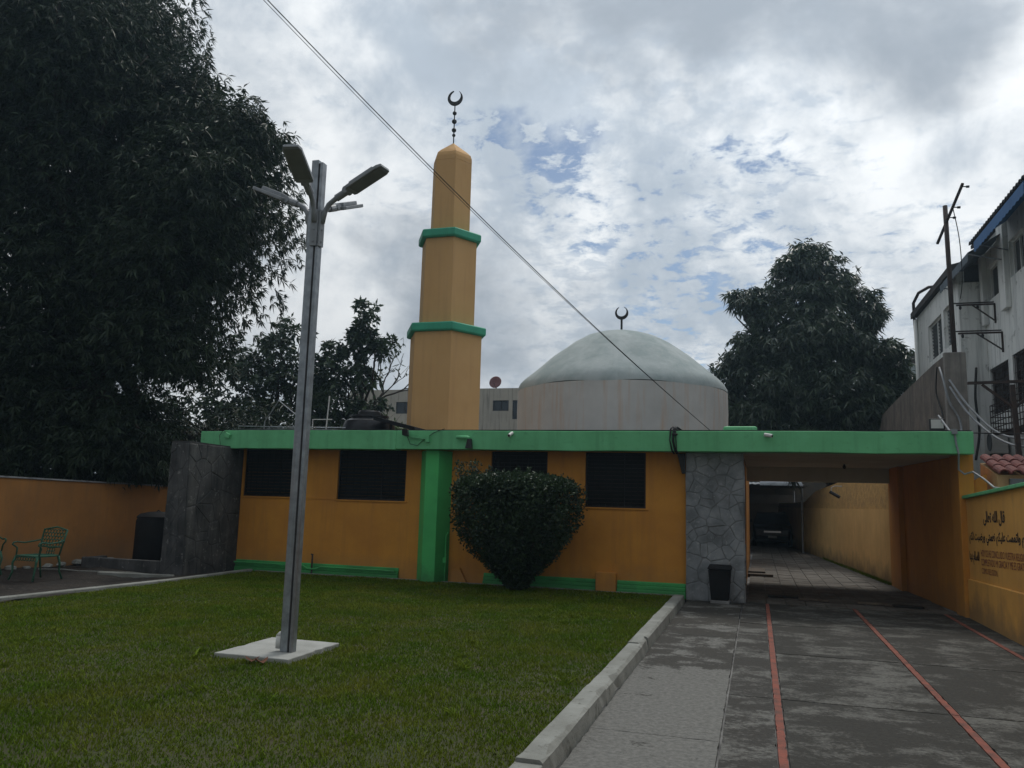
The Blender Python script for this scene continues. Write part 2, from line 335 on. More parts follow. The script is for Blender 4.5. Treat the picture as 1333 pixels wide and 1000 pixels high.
def concrete(name, light, dark, lo, hi, ybias=None, cracks=0.0):
    if name in MATS: return MATS[name]
    m = M(name, light, dark, 1.0, 0.9, 0.45, 35)
    nt = m.node_tree; N = nt.nodes.new; L = nt.links.new
    geo = N('ShaderNodeNewGeometry'); sp = N('ShaderNodeSeparateXYZ'); L(geo.outputs['Position'], sp.inputs[0])
    def nz(s, d, r, dist=0.0, sc=(1, 1, 1)):
        mp = N('ShaderNodeMapping'); mp.inputs['Scale'].default_value = sc; L(geo.outputs['Position'], mp.inputs[0])
        n = N('ShaderNodeTexNoise'); n.inputs['Scale'].default_value = s; n.inputs['Detail'].default_value = d
        n.inputs['Roughness'].default_value = r; n.inputs['Distortion'].default_value = dist; L(mp.outputs[0], n.inputs['Vector']); return n.outputs['Fac']
    def ma(op, a, b):
        k = N('ShaderNodeMath'); k.operation = op
        for i, v in enumerate((a, b)):
            if isinstance(v, (int, float)): k.inputs[i].default_value = v
            else: L(v, k.inputs[i])
        return k.outputs[0]
    f = ma('ADD', ma('MULTIPLY', nz(1.5, 6, 0.62, 0.4, (.85, 1.1, 1)), 0.40), ma('ADD', ma('MULTIPLY', nz(5.0, 9, 0.74, 0.3, (.85, 1.15, 1)), 0.35), ma('MULTIPLY', nz(30.0, 8, 0.75, 0.3), 0.25)))
    oi = N('ShaderNodeObjectInfo'); f = ma('ADD', f, ma('MULTIPLY', ma('SUBTRACT', oi.outputs['Random'], .5), .05))
    if ybias:
        q = N('ShaderNodeMapRange'); L(sp.outputs[1], q.inputs[0])
        q.inputs[1].default_value, q.inputs[2].default_value, q.inputs[3].default_value, q.inputs[4].default_value = ybias
        f = ma('ADD', f, q.outputs[0])
    r = N('ShaderNodeMapRange'); L(f, r.inputs[0]); r.inputs[1].default_value = lo; r.inputs[2].default_value = hi
    mx = N('ShaderNodeMix'); mx.data_type = 'RGBA'; L(r.outputs[0], mx.inputs[0]); mx.inputs[6].default_value = (*light, 1); mx.inputs[7].default_value = (*dark, 1)
    g = N('ShaderNodeMapRange'); L(nz(24, 6, 0.7), g.inputs[0]); g.inputs[1].default_value = .32; g.inputs[2].default_value = .68; g.inputs[3].default_value = .6; g.inputs[4].default_value = 1.32
    hs = N('ShaderNodeHueSaturation'); L(g.outputs[0], hs.inputs['Value']); L(mx.outputs[2], hs.inputs['Color'])
    # hairline cracks
    ad = N('ShaderNodeVectorMath'); ad.operation = 'ADD'; n3 = N('ShaderNodeTexNoise'); n3.inputs['Scale'].default_value = 3.0; n3.inputs['Detail'].default_value = 6; L(geo.outputs['Position'], n3.inputs['Vector'])
    sc_ = N('ShaderNodeVectorMath'); sc_.operation = 'SCALE'; L(n3.outputs['Color'], sc_.inputs[0]); sc_.inputs['Scale'].default_value = 0.22; L(geo.outputs['Position'], ad.inputs[0]); L(sc_.outputs[0], ad.inputs[1])
    vo = N('ShaderNodeTexVoronoi'); vo.feature = 'DISTANCE_TO_EDGE'; vo.inputs['Scale'].default_value = 0.55; L(ad.outputs[0], vo.inputs['Vector'])
    cr = N('ShaderNodeMapRange'); L(vo.outputs['Distance'], cr.inputs[0]); cr.inputs[1].default_value = .002; cr.inputs[2].default_value = .007; cr.inputs[3].default_value = .85; cr.inputs[4].default_value = 0
    gate = N('ShaderNodeMapRange'); L(nz(.9, 3, .5), gate.inputs[0]); gate.inputs[1].default_value = .56; gate.inputs[2].default_value = .62
    mc = N('ShaderNodeMix'); mc.data_type = 'RGBA'; L(ma('MULTIPLY', ma('MULTIPLY', cr.outputs[0], cracks), gate.outputs[0]), mc.inputs[0]); L(hs.outputs[0], mc.inputs[6]); mc.inputs[7].default_value = (.018, .017, .015, 1)
    L(mc.outputs[2], nt.nodes['Principled BSDF'].inputs['Base Color'])
    return m
m_walk = concrete('walkway_concrete', (0.132, 0.131, 0.121), (0.034, 0.032, 0.027), 0.475, 0.51, (8.2, 8.9, -0.11, 0.015))
m_drive = concrete('driveway_concrete', (0.105, 0.104, 0.094), (0.024, 0.023, 0.019), 0.445, 0.515, None, .8)
m_drive_l = concrete('driveway_edge_concrete', (0.115, 0.114, 0.104), (0.030, 0.028, 0.024), 0.46, 0.52)
m_tile = concrete('paver_cement', (0.165, 0.155, 0.14), (0.075, 0.07, 0.06), 0.42, 0.56)

# ------------------------------------------------------------------ setting: ground
g = MB().quad((-420, -320, -0.06), (420, -320, -0.06), (420, 720, -0.06), (-420, 720, -0.06))
struct('ground', g, m_ground)
def rough_plate(x0, x1, y0, y1, z0, z1, jit, step=0.09):
    pts = []
    def edge(ax, ay, bx, by):
        n = max(1, int(math.hypot(bx-ax, by-ay)/step))
        for i in range(n):
            t = i/n; j = 0 if i == 0 else random.gauss(0, jit); k = random.random() < 0.05 and i
            nx, ny = (by-ay), -(bx-ax); l = math.hypot(nx, ny); j = -abs(j) - (jit*2.5 if k else 0)
            pts.append((ax+(bx-ax)*t + nx/l*j, ay+(by-ay)*t + ny/l*j))
    edge(x0, y0, x1, y0); edge(x1, y0, x1, y1); edge(x1, y1, x0, y1); edge(x0, y1, x0, y0)
    return MB().prism(pts, lambda u, v, d: (u, v, d), z0, z1)
drive = struct('driveway', MB().box(-1.22, 3.26, -4.0, 15.15, -0.05, -0.03), m_mortar)
rows = [-4, -1.6, 0.75, 3.05, 5.4, 7.75, 10.1, 12.5, 15.12]
for k in range(len(rows)-1):
    a, b = rows[k], rows[k+1]; gp = 0.008
    for (x0, x1, mt) in ((-0.27, 0.103, m_drive_l), (0.177, 1.503, m_drive), (1.577, 2.893, m_drive), (2.967, 3.22, m_drive_l)):
        ob('slab', rough_plate(x0, x1, a+gp, b-gp, -0.04, random.uniform(-0.002, 0.002), 0.0025, .05), mt, drive)
    for x in (0.14, 1.54, 2.93):
        ob('red_strip', rough_plate(x-0.031, x+0.031, a+gp*.4, b-gp*.4, -0.04, random.uniform(-0.001, 0.004), 0.0025, .05), m_red, drive)
for a, b in ((-4, 1.2), (1.2, 6.2), (6.2, 11.0), (11.0, 15.12)):
    ob('slab', rough_plate(-1.215, -0.285, a+.004, b-.004, -0.04, random.uniform(0.0, 0.004), 0.003, .05), m_walk, drive)

# passage floor of square pavers
floor = struct('passage_floor', MB().box(-3.0, 3.24, 15.16, 46, -0.05, -0.03), m_mortar)
tx = np.arange(-0.2, 3.1, 0.33); ti = 0; rest = MB()
me_tile = None
for j in range(92):
    y = 15.17 + j*0.33
    for i, x in enumerate(tx):
        right = 3.22 if y < 20 else 3.05 - (y-20)*0.079
        if x + .33 > right + .1: continue
        dz = random.uniform(-0.004, 0.004)
        if ti < 290:
            if me_tile is None: me_tile = MB().box(0.006, 0.324, 0.006, 0.324, -0.04, 0).mesh('paver')
            o = ob('paver', me_tile, m_tile, floor); o.location = (x, y, dz); ti += 1
        else: rest.box(x+.006, x+.324, y+.006, y+.324, -0.04, dz)
tag(ob('paver_field', rest, m_tile, floor), kind='stuff')

# lawn with its kerbs
struct('lawn', MB().box(-10.05, -1.412, -3.0, 14.93, -0.05, 0.05), m_lawn)
def blades():
    n = 380000
    y = 1.5 + (14.9-1.5) * rng.random(n)**1.25; x = -10.03 + (10.03-1.405) * rng.random(n)
    keep = np.ones(len(x), bool) & ~((x > -5.13) & (x < -4.28) & (y > 7.02) & (y < 8.02)); x, y = x[keep], y[keep]; n = len(x)
    patch = 0.5 + 0.5*np.sin(x*1.3+1.2*np.sin(y*.9)) * np.sin(y*1.1+.7*np.sin(x*1.7))
    tuft = 0.5 + 0.5*np.sin(x*7.3+2*np.sin(y*5.1))*np.sin(y*8.7+2*np.sin(x*4.3))
    h = (0.015 + 0.026*rng.random(n)) * (0.6 + .5*patch + .5*tuft**2); w = 0.0026 + 0.0024*rng.random(n)
    w *= 1 + 0.06*np.maximum(0, y-4)
    a = rng.random(n)*2*np.pi; lean = h*rng.normal(0, .55, (2, n))
    wc = np.c_[-10 + 8.5*rng.random(70), 2.5 + 12*rng.random(70)]; k = 26*70                      # scattered weeds: taller, broader blades
    x[:k] = np.repeat(wc[:, 0], 26) + rng.normal(0, .035, k); y[:k] = np.repeat(wc[:, 1], 26) + rng.normal(0, .035, k)
    h[:k] = .03 + .035*rng.random(k); w[:k] *= 2.0; lean[:, :k] = h[:k]*rng.normal(0, .9, (2, k))
    P = np.zeros((n, 5, 3)); dx, dy = np.cos(a)*w, np.sin(a)*w
    P[:, 0] = np.c_[x-dx, y-dy, np.full(n, .048)]; P[:, 1] = np.c_[x+dx, y+dy, np.full(n, .048)]
    P[:, 2] = np.c_[x+dx*.8+lean[0]*.35, y+dy*.8+lean[1]*.35, .048+h*.6]; P[:, 3] = np.c_[x-dx*.8+lean[0]*.35, y-dy*.8+lean[1]*.35, .048+h*.6]
    P[:, 4] = np.c_[x+lean[0], y+lean[1], .048+h*(.95)]
    b = np.arange(n)[:, None]*5
    T = np.concatenate([b+np.array([0, 1, 2]), b+np.array([0, 2, 3]), b+np.array([3, 2, 4])])
    return fast_mesh('grass', P.reshape(-1, 3), T, 3)
m_grass = M('grass_blade', (0.076, 0.138, 0.009), (0.145, 0.165, 0.020), 1.3, 0.8, 0.0, island=0.35, trans=0.28, spec=0.08, lo=.36, hi=.70)
tag(ob('grass', blades(), m_grass), 'short mown green grass covering the lawn', 'grass', kind='stuff')

kerb = struct('lawn_kerb', MB().box(-1.40, -1.235, -3.0, 14.6, -0.05, 0.0), m_mortar)
ky = [-3.0, 0.2, 2.6, 4.9, 7.0, 9.3, 9.75, 12.1, 14.6]
for a, b in zip(ky, ky[1:]):
    z = 0.125 + random.uniform(-.008, .008); w = random.uniform(-.008, .008)
    mb = MB(); n = max(2, int((b-a)/.16)); ring = []
    for i in range(n+1):
        y = a+.002 + (b-a-.004)*i/n; ch = max(0, random.gauss(0, .016)) + (.03 if random.random() < .06 else 0); cz = max(0, random.gauss(0, .008))
        if b-a < .6: cz += .03*math.sin(math.pi*i/n)
        ring.append([(-1.41, y, -.04), (-1.41, y, z-.012), (-1.40-random.gauss(0,.004), y, z-cz), (-1.262-ch, y, z-cz), (-1.24-ch*.5, y, z-.018-ch*.8), (-1.222+w, y, -.04)])
    for i in range(n+1): mb.v += ring[i]
    for i in range(n): mb.f += [(i*6+j, i*6+j+1, i*6+6+j+1, i*6+6+j) for j in range(5)]
    mb.f += [tuple(range(6)), tuple(n*6+j for j in range(6))]
    ob('kerb_stone', mb, m_kerb, kerb)
wk = struct('facade_kerb', MB().box(-10.05, -1.415, 14.932, 15.0, -0.05, 0.072), m_kerb)
lk = struct('bed_kerb', MB(), m_kerb)
mb = MB(); pts = [(-10.55, -3.0), (-10.32, 9.2), (-10.07, 12.4), (-10.12, 14.35), (-10.12, 15.0)]
for (ax, ay), (bx, by) in zip(pts, pts[1:]):
    ob('kerb_stone', MB().hexa([(ax-.13, ay, -.05), (ax, ay, -.05), (bx, by, -.05), (bx-.13, by, -.05), (ax-.12, ay, .09), (ax-.01, ay, .085), (bx-.01, by-.004, .085), (bx-.12, by-.004, .092)]), m_kerb, lk, bevel=.012)
lk.data.from_pydata([(-10.6, -3, -.055), (-10.1, -3, -.055), (-10.1, 15, -.055), (-10.6, 15, -.055)], [], [(0, 1, 2, 3)])

# dirt bed on the left
mb = MB(); nx_, ny_ = 26, 60
for j in range(ny_+1):
    for i in range(nx_+1):
        x = -14.15 + (4.0)*i/nx_; y = -3 + 20.5*j/ny_; mb.v.append((x, y, .035 + random.gauss(0, .008) + .02*math.sin(x*3+y*2)))
mb.f = [(j*(nx_+1)+i, j*(nx_+1)+i+1, (j+1)*(nx_+1)+i+1, (j+1)*(nx_+1)+i) for j in range(ny_) for i in range(nx_)]
struct('dirt_bed', mb, m_dirt, smooth=True)

# ------------------------------------------------------------------ mosque building
mosque = thing('mosque', 'low mustard mosque building with green fascia, louvred windows and grey cement dome', 'building', (-5.5, 20, 0))
FY = 15.1
wins = [(-10.60, -9.25, 1.60, 2.605), (-8.34, -6.80, 1.58, 2.605), (-4.99, -3.85, 1.58, 2.605), (-3.11, -1.97, 1.575, 2.605)]
ob('front_wall', wall_holes(-10.65, -1.24, -0.02, 2.72, wins, lambda u, v, d: (u, FY + d, v), 0.18), m_yel, mosque)
ob('left_wall', MB().box(-10.72, -10.5, FY+.185, 28, -.02, 2.74), m_yel, mosque)
ob('back_wall', MB().box(-10.49, -0.47, 27.8, 28, -.02, 2.74), m_inner, mosque)
ob('passage_side_wall', MB().box(-0.45, -0.25, 15.46, 28.02, -.02, 2.61), m_yel, mosque)
ob('inner_floor', MB().box(-10.49, -0.46, 15.3, 27.79, -.02, .08), m_inner, mosque)
roof = ob('roof_slab', MB().box(-10.75, -0.24, 14.93, 28.05, 2.745, 2.93), m_roof, mosque)
ob('ceiling', MB().box(-0.235, 3.25, 14.87, 20.4, 2.615, 2.70), m_ceil, mosque)
ob('porch_roof', MB().box(-0.235, 3.30, 14.87, 20.42, 2.705, 2.93), m_roof, mosque)
ob('rear_beam', MB().box(-0.24, 3.0, 20.15, 20.38, 2.28, 2.612), m_ceil, mosque, bevel=.01)
for x0, x1, z0 in ((-10.82, -6.82, 2.585), (-6.82, 3.36, 2.60)):
    n = 14; mb = MB()
    for i in range(n+1):
        x = x0 + (x1-x0)*i/n; dz = random.gauss(0, .004) if 0 < i < n else 0
        mb.v += [(x, 14.6, z0+dz), (x, 14.6, 2.965+dz*.5), (x, 14.86, 2.97), (x, 14.86, z0)]
    for i in range(n): mb.f += [(i*4+j, i*4+(j+1) % 4, i*4+4+(j+1) % 4, i*4+4+j) for j in range(4)]
    mb.f += [(0, 1, 2, 3), (n*4, n*4+1, n*4+2, n*4+3)]
    ob('fascia', mb, m_grn, mosque, bevel=.012)
ob('fascia_return', MB().box(-11.5, -10.825, 14.74, 15.4, 2.63, 2.955), m_grn, mosque, bevel=.012)
ob('soffit', MB().box(-10.7, -1.25, 14.865, 15.095, 2.63, 2.735), m_yel, mosque)
ob('roof_edge_line', MB().box(-10.8, 3.34, 14.62, 14.84, 2.972, 2.985), m_black, mosque)
ob('upstand', MB().box(-.62, .02, 16.3, 16.7, 2.935, 3.215), m_grn, mosque, bevel=.04)
ob('upstand', MB().box(-1.2, -.66, 16.2, 16.6, 2.935, 3.13), m_grn, mosque, bevel=.03)
# green buttress
ob('buttress', MB().prism([(-6.47, 15.095), (-6.23, 14.76), (-5.96, 14.76), (-5.80, 15.095)], lambda u, v, d: (u, v, d), 0.0, 2.59), m_grn_b, mosque, bevel=.008)
ob('conduit', MB().tube([(-5.83, 14.98, .06), (-5.83, 14.98, .95), (-5.79, 14.99, 1.0)], .016, 8).box(-5.87, -5.80, 14.94, 15.0, .42, .52), m_grn_b, mosque)
# stepped plinth
for x0, x1 in ((-10.62, -6.85), (-5.07, -2.865), (-2.485, -1.245)):
    for k, (z0, z1, dy) in enumerate(((.0, .125, .085), (.125, .195, .058), (.195, .265, .032))):
        ob('plinth_step', MB().box(x0 + .001*k, x1 - .001*k, FY-dy, FY-.001, z0, z1), m_grn_b, mosque, bevel=.012)
ob('valve_box', MB().box(-2.86, -2.49, 14.94, FY-.002, .02, .40), m_yel, mosque, bevel=.012)
ob('hatch', MB().prism([(-5.72, .06), (-5.40, .06), (-5.55, .34), (-5.72, .30)], lambda u, v, d: (u, d, v), 15.02, FY-.002), m_yel, mosque, bevel=.008)
ob('standpipe', MB().tube([(-8.75, 14.99, .05), (-8.75, 14.99, .46)], .018, 8).tube([(-8.75, 14.985, .44), (-8.75, 14.94, .46)], .013, 6), m_rust, mosque)
ob('water_pipe', MB().tube([(-10.6, 14.985, .215), (-8.95, 14.985, .215), (-8.85, 14.985, .16), (-8.65, 14.985, .16), (-8.55, 14.985, .21), (-6.9, 14.985, .205)], .018, 8), m_grn_b, mosque)
ob('string_course', MB().box(-9.24, -8.35, FY-.012, FY-.001, 1.575, 1.595), m_yel, mosque)
# louvred windows with bars
for wi, (a, b, c, d) in enumerate(wins):
    fr = MB()
    for q in ((a, b, c, c+.035), (a, b, d-.03, d-.002), (a, a+.03, c+.035, d-.03), (b-.03, b, c+.035, d-.03), (a+(b-a)*.64-.006, a+(b-a)*.64+.006, c+.035, d-.03)):
        fr.box(q[0]+.001, q[1]-.001, FY+.05, FY+.11, q[2]+.001, q[3]-.001)
    w = ob('window', fr, m_black, mosque)
    n = 14; me = None
    for i in range(n):
        if me is None:
            rot = Matrix.Rotation(R(-52), 4, 'X'); me = MB().box(a+.035, b-.035, -.04, .04, -.003, .003, rot).mesh('slat')
        o = ob('slat', me, m_slat, w); o.location = (0, FY+.085, c+.06 + (d-c-.1)*i/(n-1)); o.rotation_euler.x = random.gauss(0, .03)
    g_ = MB(); k = 9
    for i in range(k+1):
        x = a+.03 + (b-a-.06)*i/k; g_.tube([(x, FY+.02, c+.01), (x, FY+.02, d-.01)], .005, 5)
    for z in (c+.03, (c+d)/2, d-.04): g_.bar((a+.005, FY+.013, z), (b-.005, FY+.013, z), .012, .004)
    ob('grille', g_, m_black, w)
    ob('sill', MB().box(a-.04, b+.05, FY-.025, FY+.045, c-.028, c-.002), m_yel, w, bevel=.006)
# stone clad pier beside the driveway
pier = ob('stone_pier', MB().box(-1.235, -0.235, 14.99, 15.45, -.02, 2.61), m_mortar, mosque)
stones(-1.235, -0.235, 0.0, 2.6, 0.20, lambda u, v, d: (u, 14.99 - d, v), m_stone, pier, .0035, .012, rnd=random.Random(5))
stones(14.99, 15.45, 0.0, 2.6, 0.3, lambda u, v, d: (-.235 + d, u, v), m_stone, pier, .007, .02, rnd=random.Random(6))
# stone wing wall at the left end
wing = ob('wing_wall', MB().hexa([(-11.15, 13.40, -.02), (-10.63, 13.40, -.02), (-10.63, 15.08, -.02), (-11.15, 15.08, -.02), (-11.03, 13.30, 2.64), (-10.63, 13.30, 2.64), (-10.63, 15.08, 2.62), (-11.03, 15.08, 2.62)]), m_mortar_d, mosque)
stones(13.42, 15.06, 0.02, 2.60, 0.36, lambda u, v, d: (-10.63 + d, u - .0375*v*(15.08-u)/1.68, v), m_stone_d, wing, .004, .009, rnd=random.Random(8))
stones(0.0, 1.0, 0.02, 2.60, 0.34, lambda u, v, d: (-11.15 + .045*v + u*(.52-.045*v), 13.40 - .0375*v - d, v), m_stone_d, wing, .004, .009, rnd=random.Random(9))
# porch side wall
ob('porch_wall', MB().hexa([(3.25, 15.5, -.02), (3.45, 15.5, -.02), (3.2, 19.0, -.02), (2.98, 19.0, -.02), (3.25, 15.5, 2.61), (3.45, 15.5, 2.61), (3.2, 19.0, 2.61), (2.98, 19.0, 2.61)]), m_yel, mosque)
ob('porch_pier', MB().box(3.17, 3.40, 14.88, 15.49, -.02, 2.61), m_yel, mosque, bevel=.01)
ob('porch_pier', MB().box(2.88, 3.15, 19.01, 20.4, -.02, 2.61), m_yel, mosque, bevel=.01)
ob('kick_step', MB().box(-.245, .16, 21.2, 22.4, -.02, .10).box(-.245, .34, 20.9, 21.19, -.02, .06), m_woodd_step, mosque, bevel=.01)
# dome on its drum
DC = (-3.56, 22.0, 0)
ob('drum', MB().lathe([(2.83, 2.93), (2.85, 3.4), (2.86, 4.1), (2.85, 4.62)], DC, 72), m_drum, mosque, auto=True)
prof = [(2.852, 4.625), (2.845, 4.70), (2.78, 4.83), (2.68, 4.95), (2.43, 5.17), (1.9, 5.62), (1.6, 5.84), (1.36, 6.01), (.98, 6.22), (.72, 6.31), (.5, 6.365), (.25, 6.395), (.03, 6.40)]
dm = MB().lathe(prof, DC, 72)
dm.v = [(x + .018*math.sin(5*z+3*x), y + .018*math.sin(4*z+2.5*x+1), z + .012*math.sin(2.2*x+1.7*y)) if z > 4.75 else (x, y, z - .02*math.sin(3.1*x)) for x, y, z in dm.v]
dome = ob('dome', dm, m_dome, mosque, auto=True)
def crescent(c, Rr, mtx, th, gap_dir=80):
    """upright crescent moon facing -Y, horns up"""
    n = 40; out, inn = [], []
    a0, a1 = R(gap_dir + 22), R(gap_dir + 338)
    for i in range(n+1):
        t = i/n; a = a0 + (a1-a0)*t; w = 0.03 + .44*math.sin(math.pi*t)**1.1
        out.append((Rr*math.cos(a), Rr*math.sin(a))); inn.append((Rr*(1-w)*math.cos(a), Rr*(1-w)*math.sin(a) + 0.0*Rr))
    mb = MB(); poly = out + inn[::-1]
    k = len(poly); f3 = lambda u, v, d: (c[0]+u, c[1]+d, c[2]+v)
    mb.v = [f3(u, v, -th/2) for u, v in poly] + [f3(u, v, th/2) for u, v in poly]
    for i in range(n):
        mb.f += [(i, i+1, k-2-i, k-1-i), (k+i, k+k-1-i, k+k-2-i, k+i+1)]
    mb.f += [(i, (i+1) % k, k+(i+1) % k, k+i) for i in range(k)]
    return mb
fin = ob('finial_rod', MB().tube([(DC[0], DC[1], 6.36), (DC[0], DC[1], 6.78)], .03, 10), m_black, dome)
ob('crescent', crescent((DC[0], DC[1], 6.94), .185, None, .05, 92), m_black, dome)

# ------------------------------------------------------------------ minaret
MX, MY = -7.42, 18.5
minaret = thing('minaret', 'tall hexagonal mustard minaret with two green collars and a black crescent on top', 'minaret', (MX, MY, 2.93))
def hexl(prof, mat, name, **k): return ob(name, MB().lathe(prof, (MX, MY, 0), 6), mat, minaret, **k)
hexl([(.96, 2.93), (.955, 5.65)], m_min, 'shaft', bevel=.012)
hexl([(1.03, 5.65), (1.065, 5.68), (1.065, 5.83), (1.04, 5.86)], m_turq, 'collar', bevel=.01)
hexl([(.745, 5.86), (.74, 8.06)], m_min, 'shaft', bevel=.012)
hexl([(.82, 8.06), (.855, 8.09), (.855, 8.24), (.83, 8.27)], m_turq, 'collar', bevel=.01)
hexl([(.535, 8.27), (.53, 10.18)], m_min, 'shaft', bevel=.012)
hexl([(.53, 10.18), (.525, 10.30), (.49, 10.40), (.40, 10.49), (.02, 10.79)], m_min, 'cap')
fin = ob('finial_rod', MB().tube([(MX, MY, 10.77), (MX, MY, 11.88)], .016, 8), m_black, minaret)
for z, r_ in ((11.02, .045), (11.16, .06), (11.40, .065), (11.63, .055)):
    pr = [(r_*math.sin(math.pi*i/8)+.001, -r_*math.cos(math.pi*i/8)) for i in range(9)]
    ob('bead', MB().lathe(pr, (MX, MY, z), 14), m_black, fin, smooth=True)
ob('crescent', crescent((MX, MY, 12.05), .205, None, .05, 80), m_black, fin)

# ------------------------------------------------------------------ boundary walls
lw = thing('boundary_wall', 'long mustard boundary wall under the big dark tree on the left', 'wall', (-14.3, 8, 0))
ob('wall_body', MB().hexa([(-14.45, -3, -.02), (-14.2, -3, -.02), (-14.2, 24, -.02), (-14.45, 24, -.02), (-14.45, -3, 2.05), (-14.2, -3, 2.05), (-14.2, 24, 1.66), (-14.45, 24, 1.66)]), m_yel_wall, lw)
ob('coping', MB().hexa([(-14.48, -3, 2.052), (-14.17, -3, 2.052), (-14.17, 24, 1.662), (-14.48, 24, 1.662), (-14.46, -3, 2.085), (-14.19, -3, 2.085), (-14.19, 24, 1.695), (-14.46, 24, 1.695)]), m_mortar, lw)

tw = thing('lettered_wall', 'mustard boundary wall with painted black Arabic and red Spanish lettering beside driveway', 'wall', (3.35, 9, 0))
TZ = lambda y: 1.86 + (15.5-y)*.039
LZ = lambda y: .59 + (15.5-y)*.017
ob('wall_body', MB().hexa([(3.26, -2, -.04), (3.45, -2, -.04), (3.45, 14.87, -.04), (3.26, 14.87, -.04), (3.26, -2, TZ(-2)), (3.45, -2, TZ(-2)), (3.45, 14.87, TZ(14.87)), (3.26, 14.87, TZ(14.87))]), m_text, tw)
ob('dado', MB().hexa([(3.225, -2, -.03), (3.259, -2, -.03), (3.259, 14.86, -.03), (3.225, 14.86, -.03), (3.225, -2, LZ(-2)), (3.259, -2, LZ(-2)+.012), (3.259, 14.86, LZ(14.86)+.012), (3.225, 14.86, LZ(14.86))]), m_text, tw)
ob('coping', MB().hexa([(3.20, -2, TZ(-2)+.001), (3.5, -2, TZ(-2)+.001), (3.5, 14.865, TZ(14.865)+.001), (3.20, 14.865, TZ(14.865)+.001), (3.20, -2, TZ(-2)+.05), (3.5, -2, TZ(-2)+.05), (3.5, 14.865, TZ(14.865)+.05), (3.20, 14.865, TZ(14.865)+.05)]), m_grn, tw, bevel=.006)
m_ink = M('black_wall_lettering', (0.02, 0.018, 0.016), (0.05, 0.035, 0.02), 14, 0.85, 0.0)
m_inkr = M('red_wall_lettering', (0.19, 0.035, 0.03), (0.26, 0.075, 0.035), 14, 0.85, 0.0)
FORMS = {'ا': 'FE8D FE8E', 'ل': 'FEDD FEDE FEDF FEE0', 'ي': 'FEF1 FEF2 FEF3 FEF4', 'و': 'FEED FEEE', 'م': 'FEE1 FEE2 FEE3 FEE4', 'ك': 'FED9 FEDA FEDB FEDC',
         'ت': 'FE95 FE96 FE97 FE98', 'د': 'FEA9 FEAA', 'ن': 'FEE5 FEE6 FEE7 FEE8', 'ع': 'FEC9 FECA FECB FECC', 'ر': 'FEAD FEAE', 'ض': 'FEBD FEBE FEBF FEC0',
         'س': 'FEB1 FEB2 FEB3 FEB4', 'ق': 'FED5 FED6 FED7 FED8', 'ى': 'FEEF FEF0', 'ه': 'FEE9 FEEA FEEB FEEC'}
def shape_ar(t):
    out = []
    for w in t.split(' '):
        s_ = ''
        for i, ch in enumerate(w):
            f = FORMS[ch].split(); prev = i > 0 and len(FORMS[w[i-1]].split()) == 4; nxt = i < len(w)-1 and len(f) == 4
            s_ += chr(int(f[(3 if prev else 2) if nxt else (1 if prev else 0)], 16))
        out.append(s_[::-1])
    return ' '.join(out[::-1])
def lettering(txt, ya, yb, z, h, mat, slope, bold=0.0):
    """text painted on the wall plane, running from y=ya towards the viewer (yb), baseline z at ya"""
    cu = bpy.data.curves.new('lettering', 'FONT'); cu.body = txt; cu.resolution_u = 3; cu.offset = bold
    t = bpy.data.objects.new('lettering', cu); COL.objects.link(t)
    dg = bpy.context.evaluated_depsgraph_get(); me = bpy.data.meshes.new_from_object(t.evaluated_get(dg))
    bpy.data.objects.remove(t); bpy.data.curves.remove(cu)
    n = len(me.vertices); co = np.zeros(n*3, np.float32); me.vertices.foreach_get('co', co); co = co.reshape(-1, 3)
    u0, u1 = co[:, 0].min(), co[:, 0].max(); v0, v1 = co[:, 1].min(), co[:, 1].max()
    U = (co[:, 0]-u0)/(u1-u0); V = (co[:, 1]-v0)/(v1-v0); y = ya + (yb-ya)*U
    P = np.c_[np.full(n, 3.256), y, z + h*V + (ya-y)*slope].astype(np.float32); me.vertices.foreach_set('co', P.ravel())
    me.materials.clear(); me.update(); ob('lettering', me, mat, tw)
lettering(shape_ar('قال الله تعالى'), 13.86, 12.74, 1.475, .215, m_ink, .012, .03)
lettering(shape_ar('اليوم اكملت لكم دينكم واتممت عليكم نعمتي ورضيت لكم'), 14.75, 10.3, 1.165, .20, m_ink, .022, .03)
lettering(shape_ar('الاسلام دينا'), 14.80, 14.2, .85, .21, m_ink, .022, .03)
lettering('HOY OS HE CONCLUIDO VUESTRA RELIGION Y', 14.1, 11.75, 1.01, .10, m_inkr, .022)
lettering('COMPLETADO MI GRACIA Y ME ES GRATO DAROS', 14.1, 11.5, .875, .10, m_inkr, .030)
lettering('COMO RELIGION.', 14.1, 13.23, .755, .085, m_inkr, .022)

pw = thing('passage_wall', 'bright mustard rough wall along the passage behind the porch', 'wall', (2.5, 27, 0))
pts = [(2.90, 20.42, 2.62), (2.62, 24.0, 2.60), (2.35, 27.0, 2.48), (2.0, 31.3, 2.30), (1.75, 34.0, 1.92), (1.0, 43.5, 1.9)]
mb = MB(); up = MB()
for (ax, ay, az), (bx, by, bz) in zip(pts, pts[1:]):
    mb.hexa([(ax, ay, -.05), (ax+.2, ay, -.05), (bx+.2, by, -.05), (bx, by, -.05), (ax, ay, 1.69), (ax+.2, ay, 1.69), (bx+.2, by, 1.69), (bx, by, 1.69)])
    up.hexa([(ax+.025, ay, 1.691), (ax+.2, ay, 1.691), (bx+.2, by, 1.691), (bx+.025, by, 1.691), (ax+.025, ay, az), (ax+.2, ay, az), (bx+.2, by, bz), (bx+.025, by, bz)])
ob('wall_body', mb, m_pass, pw); ob('raised_course', up, M('raw_mustard_render', (0.66, 0.42, 0.15), (0.48, 0.30, 0.12), 5, 0.95, 0.9, 9, bdist=.04, spots=(.2, .13, .06), spot_amt=.6), pw)
mb = MB(); up = None
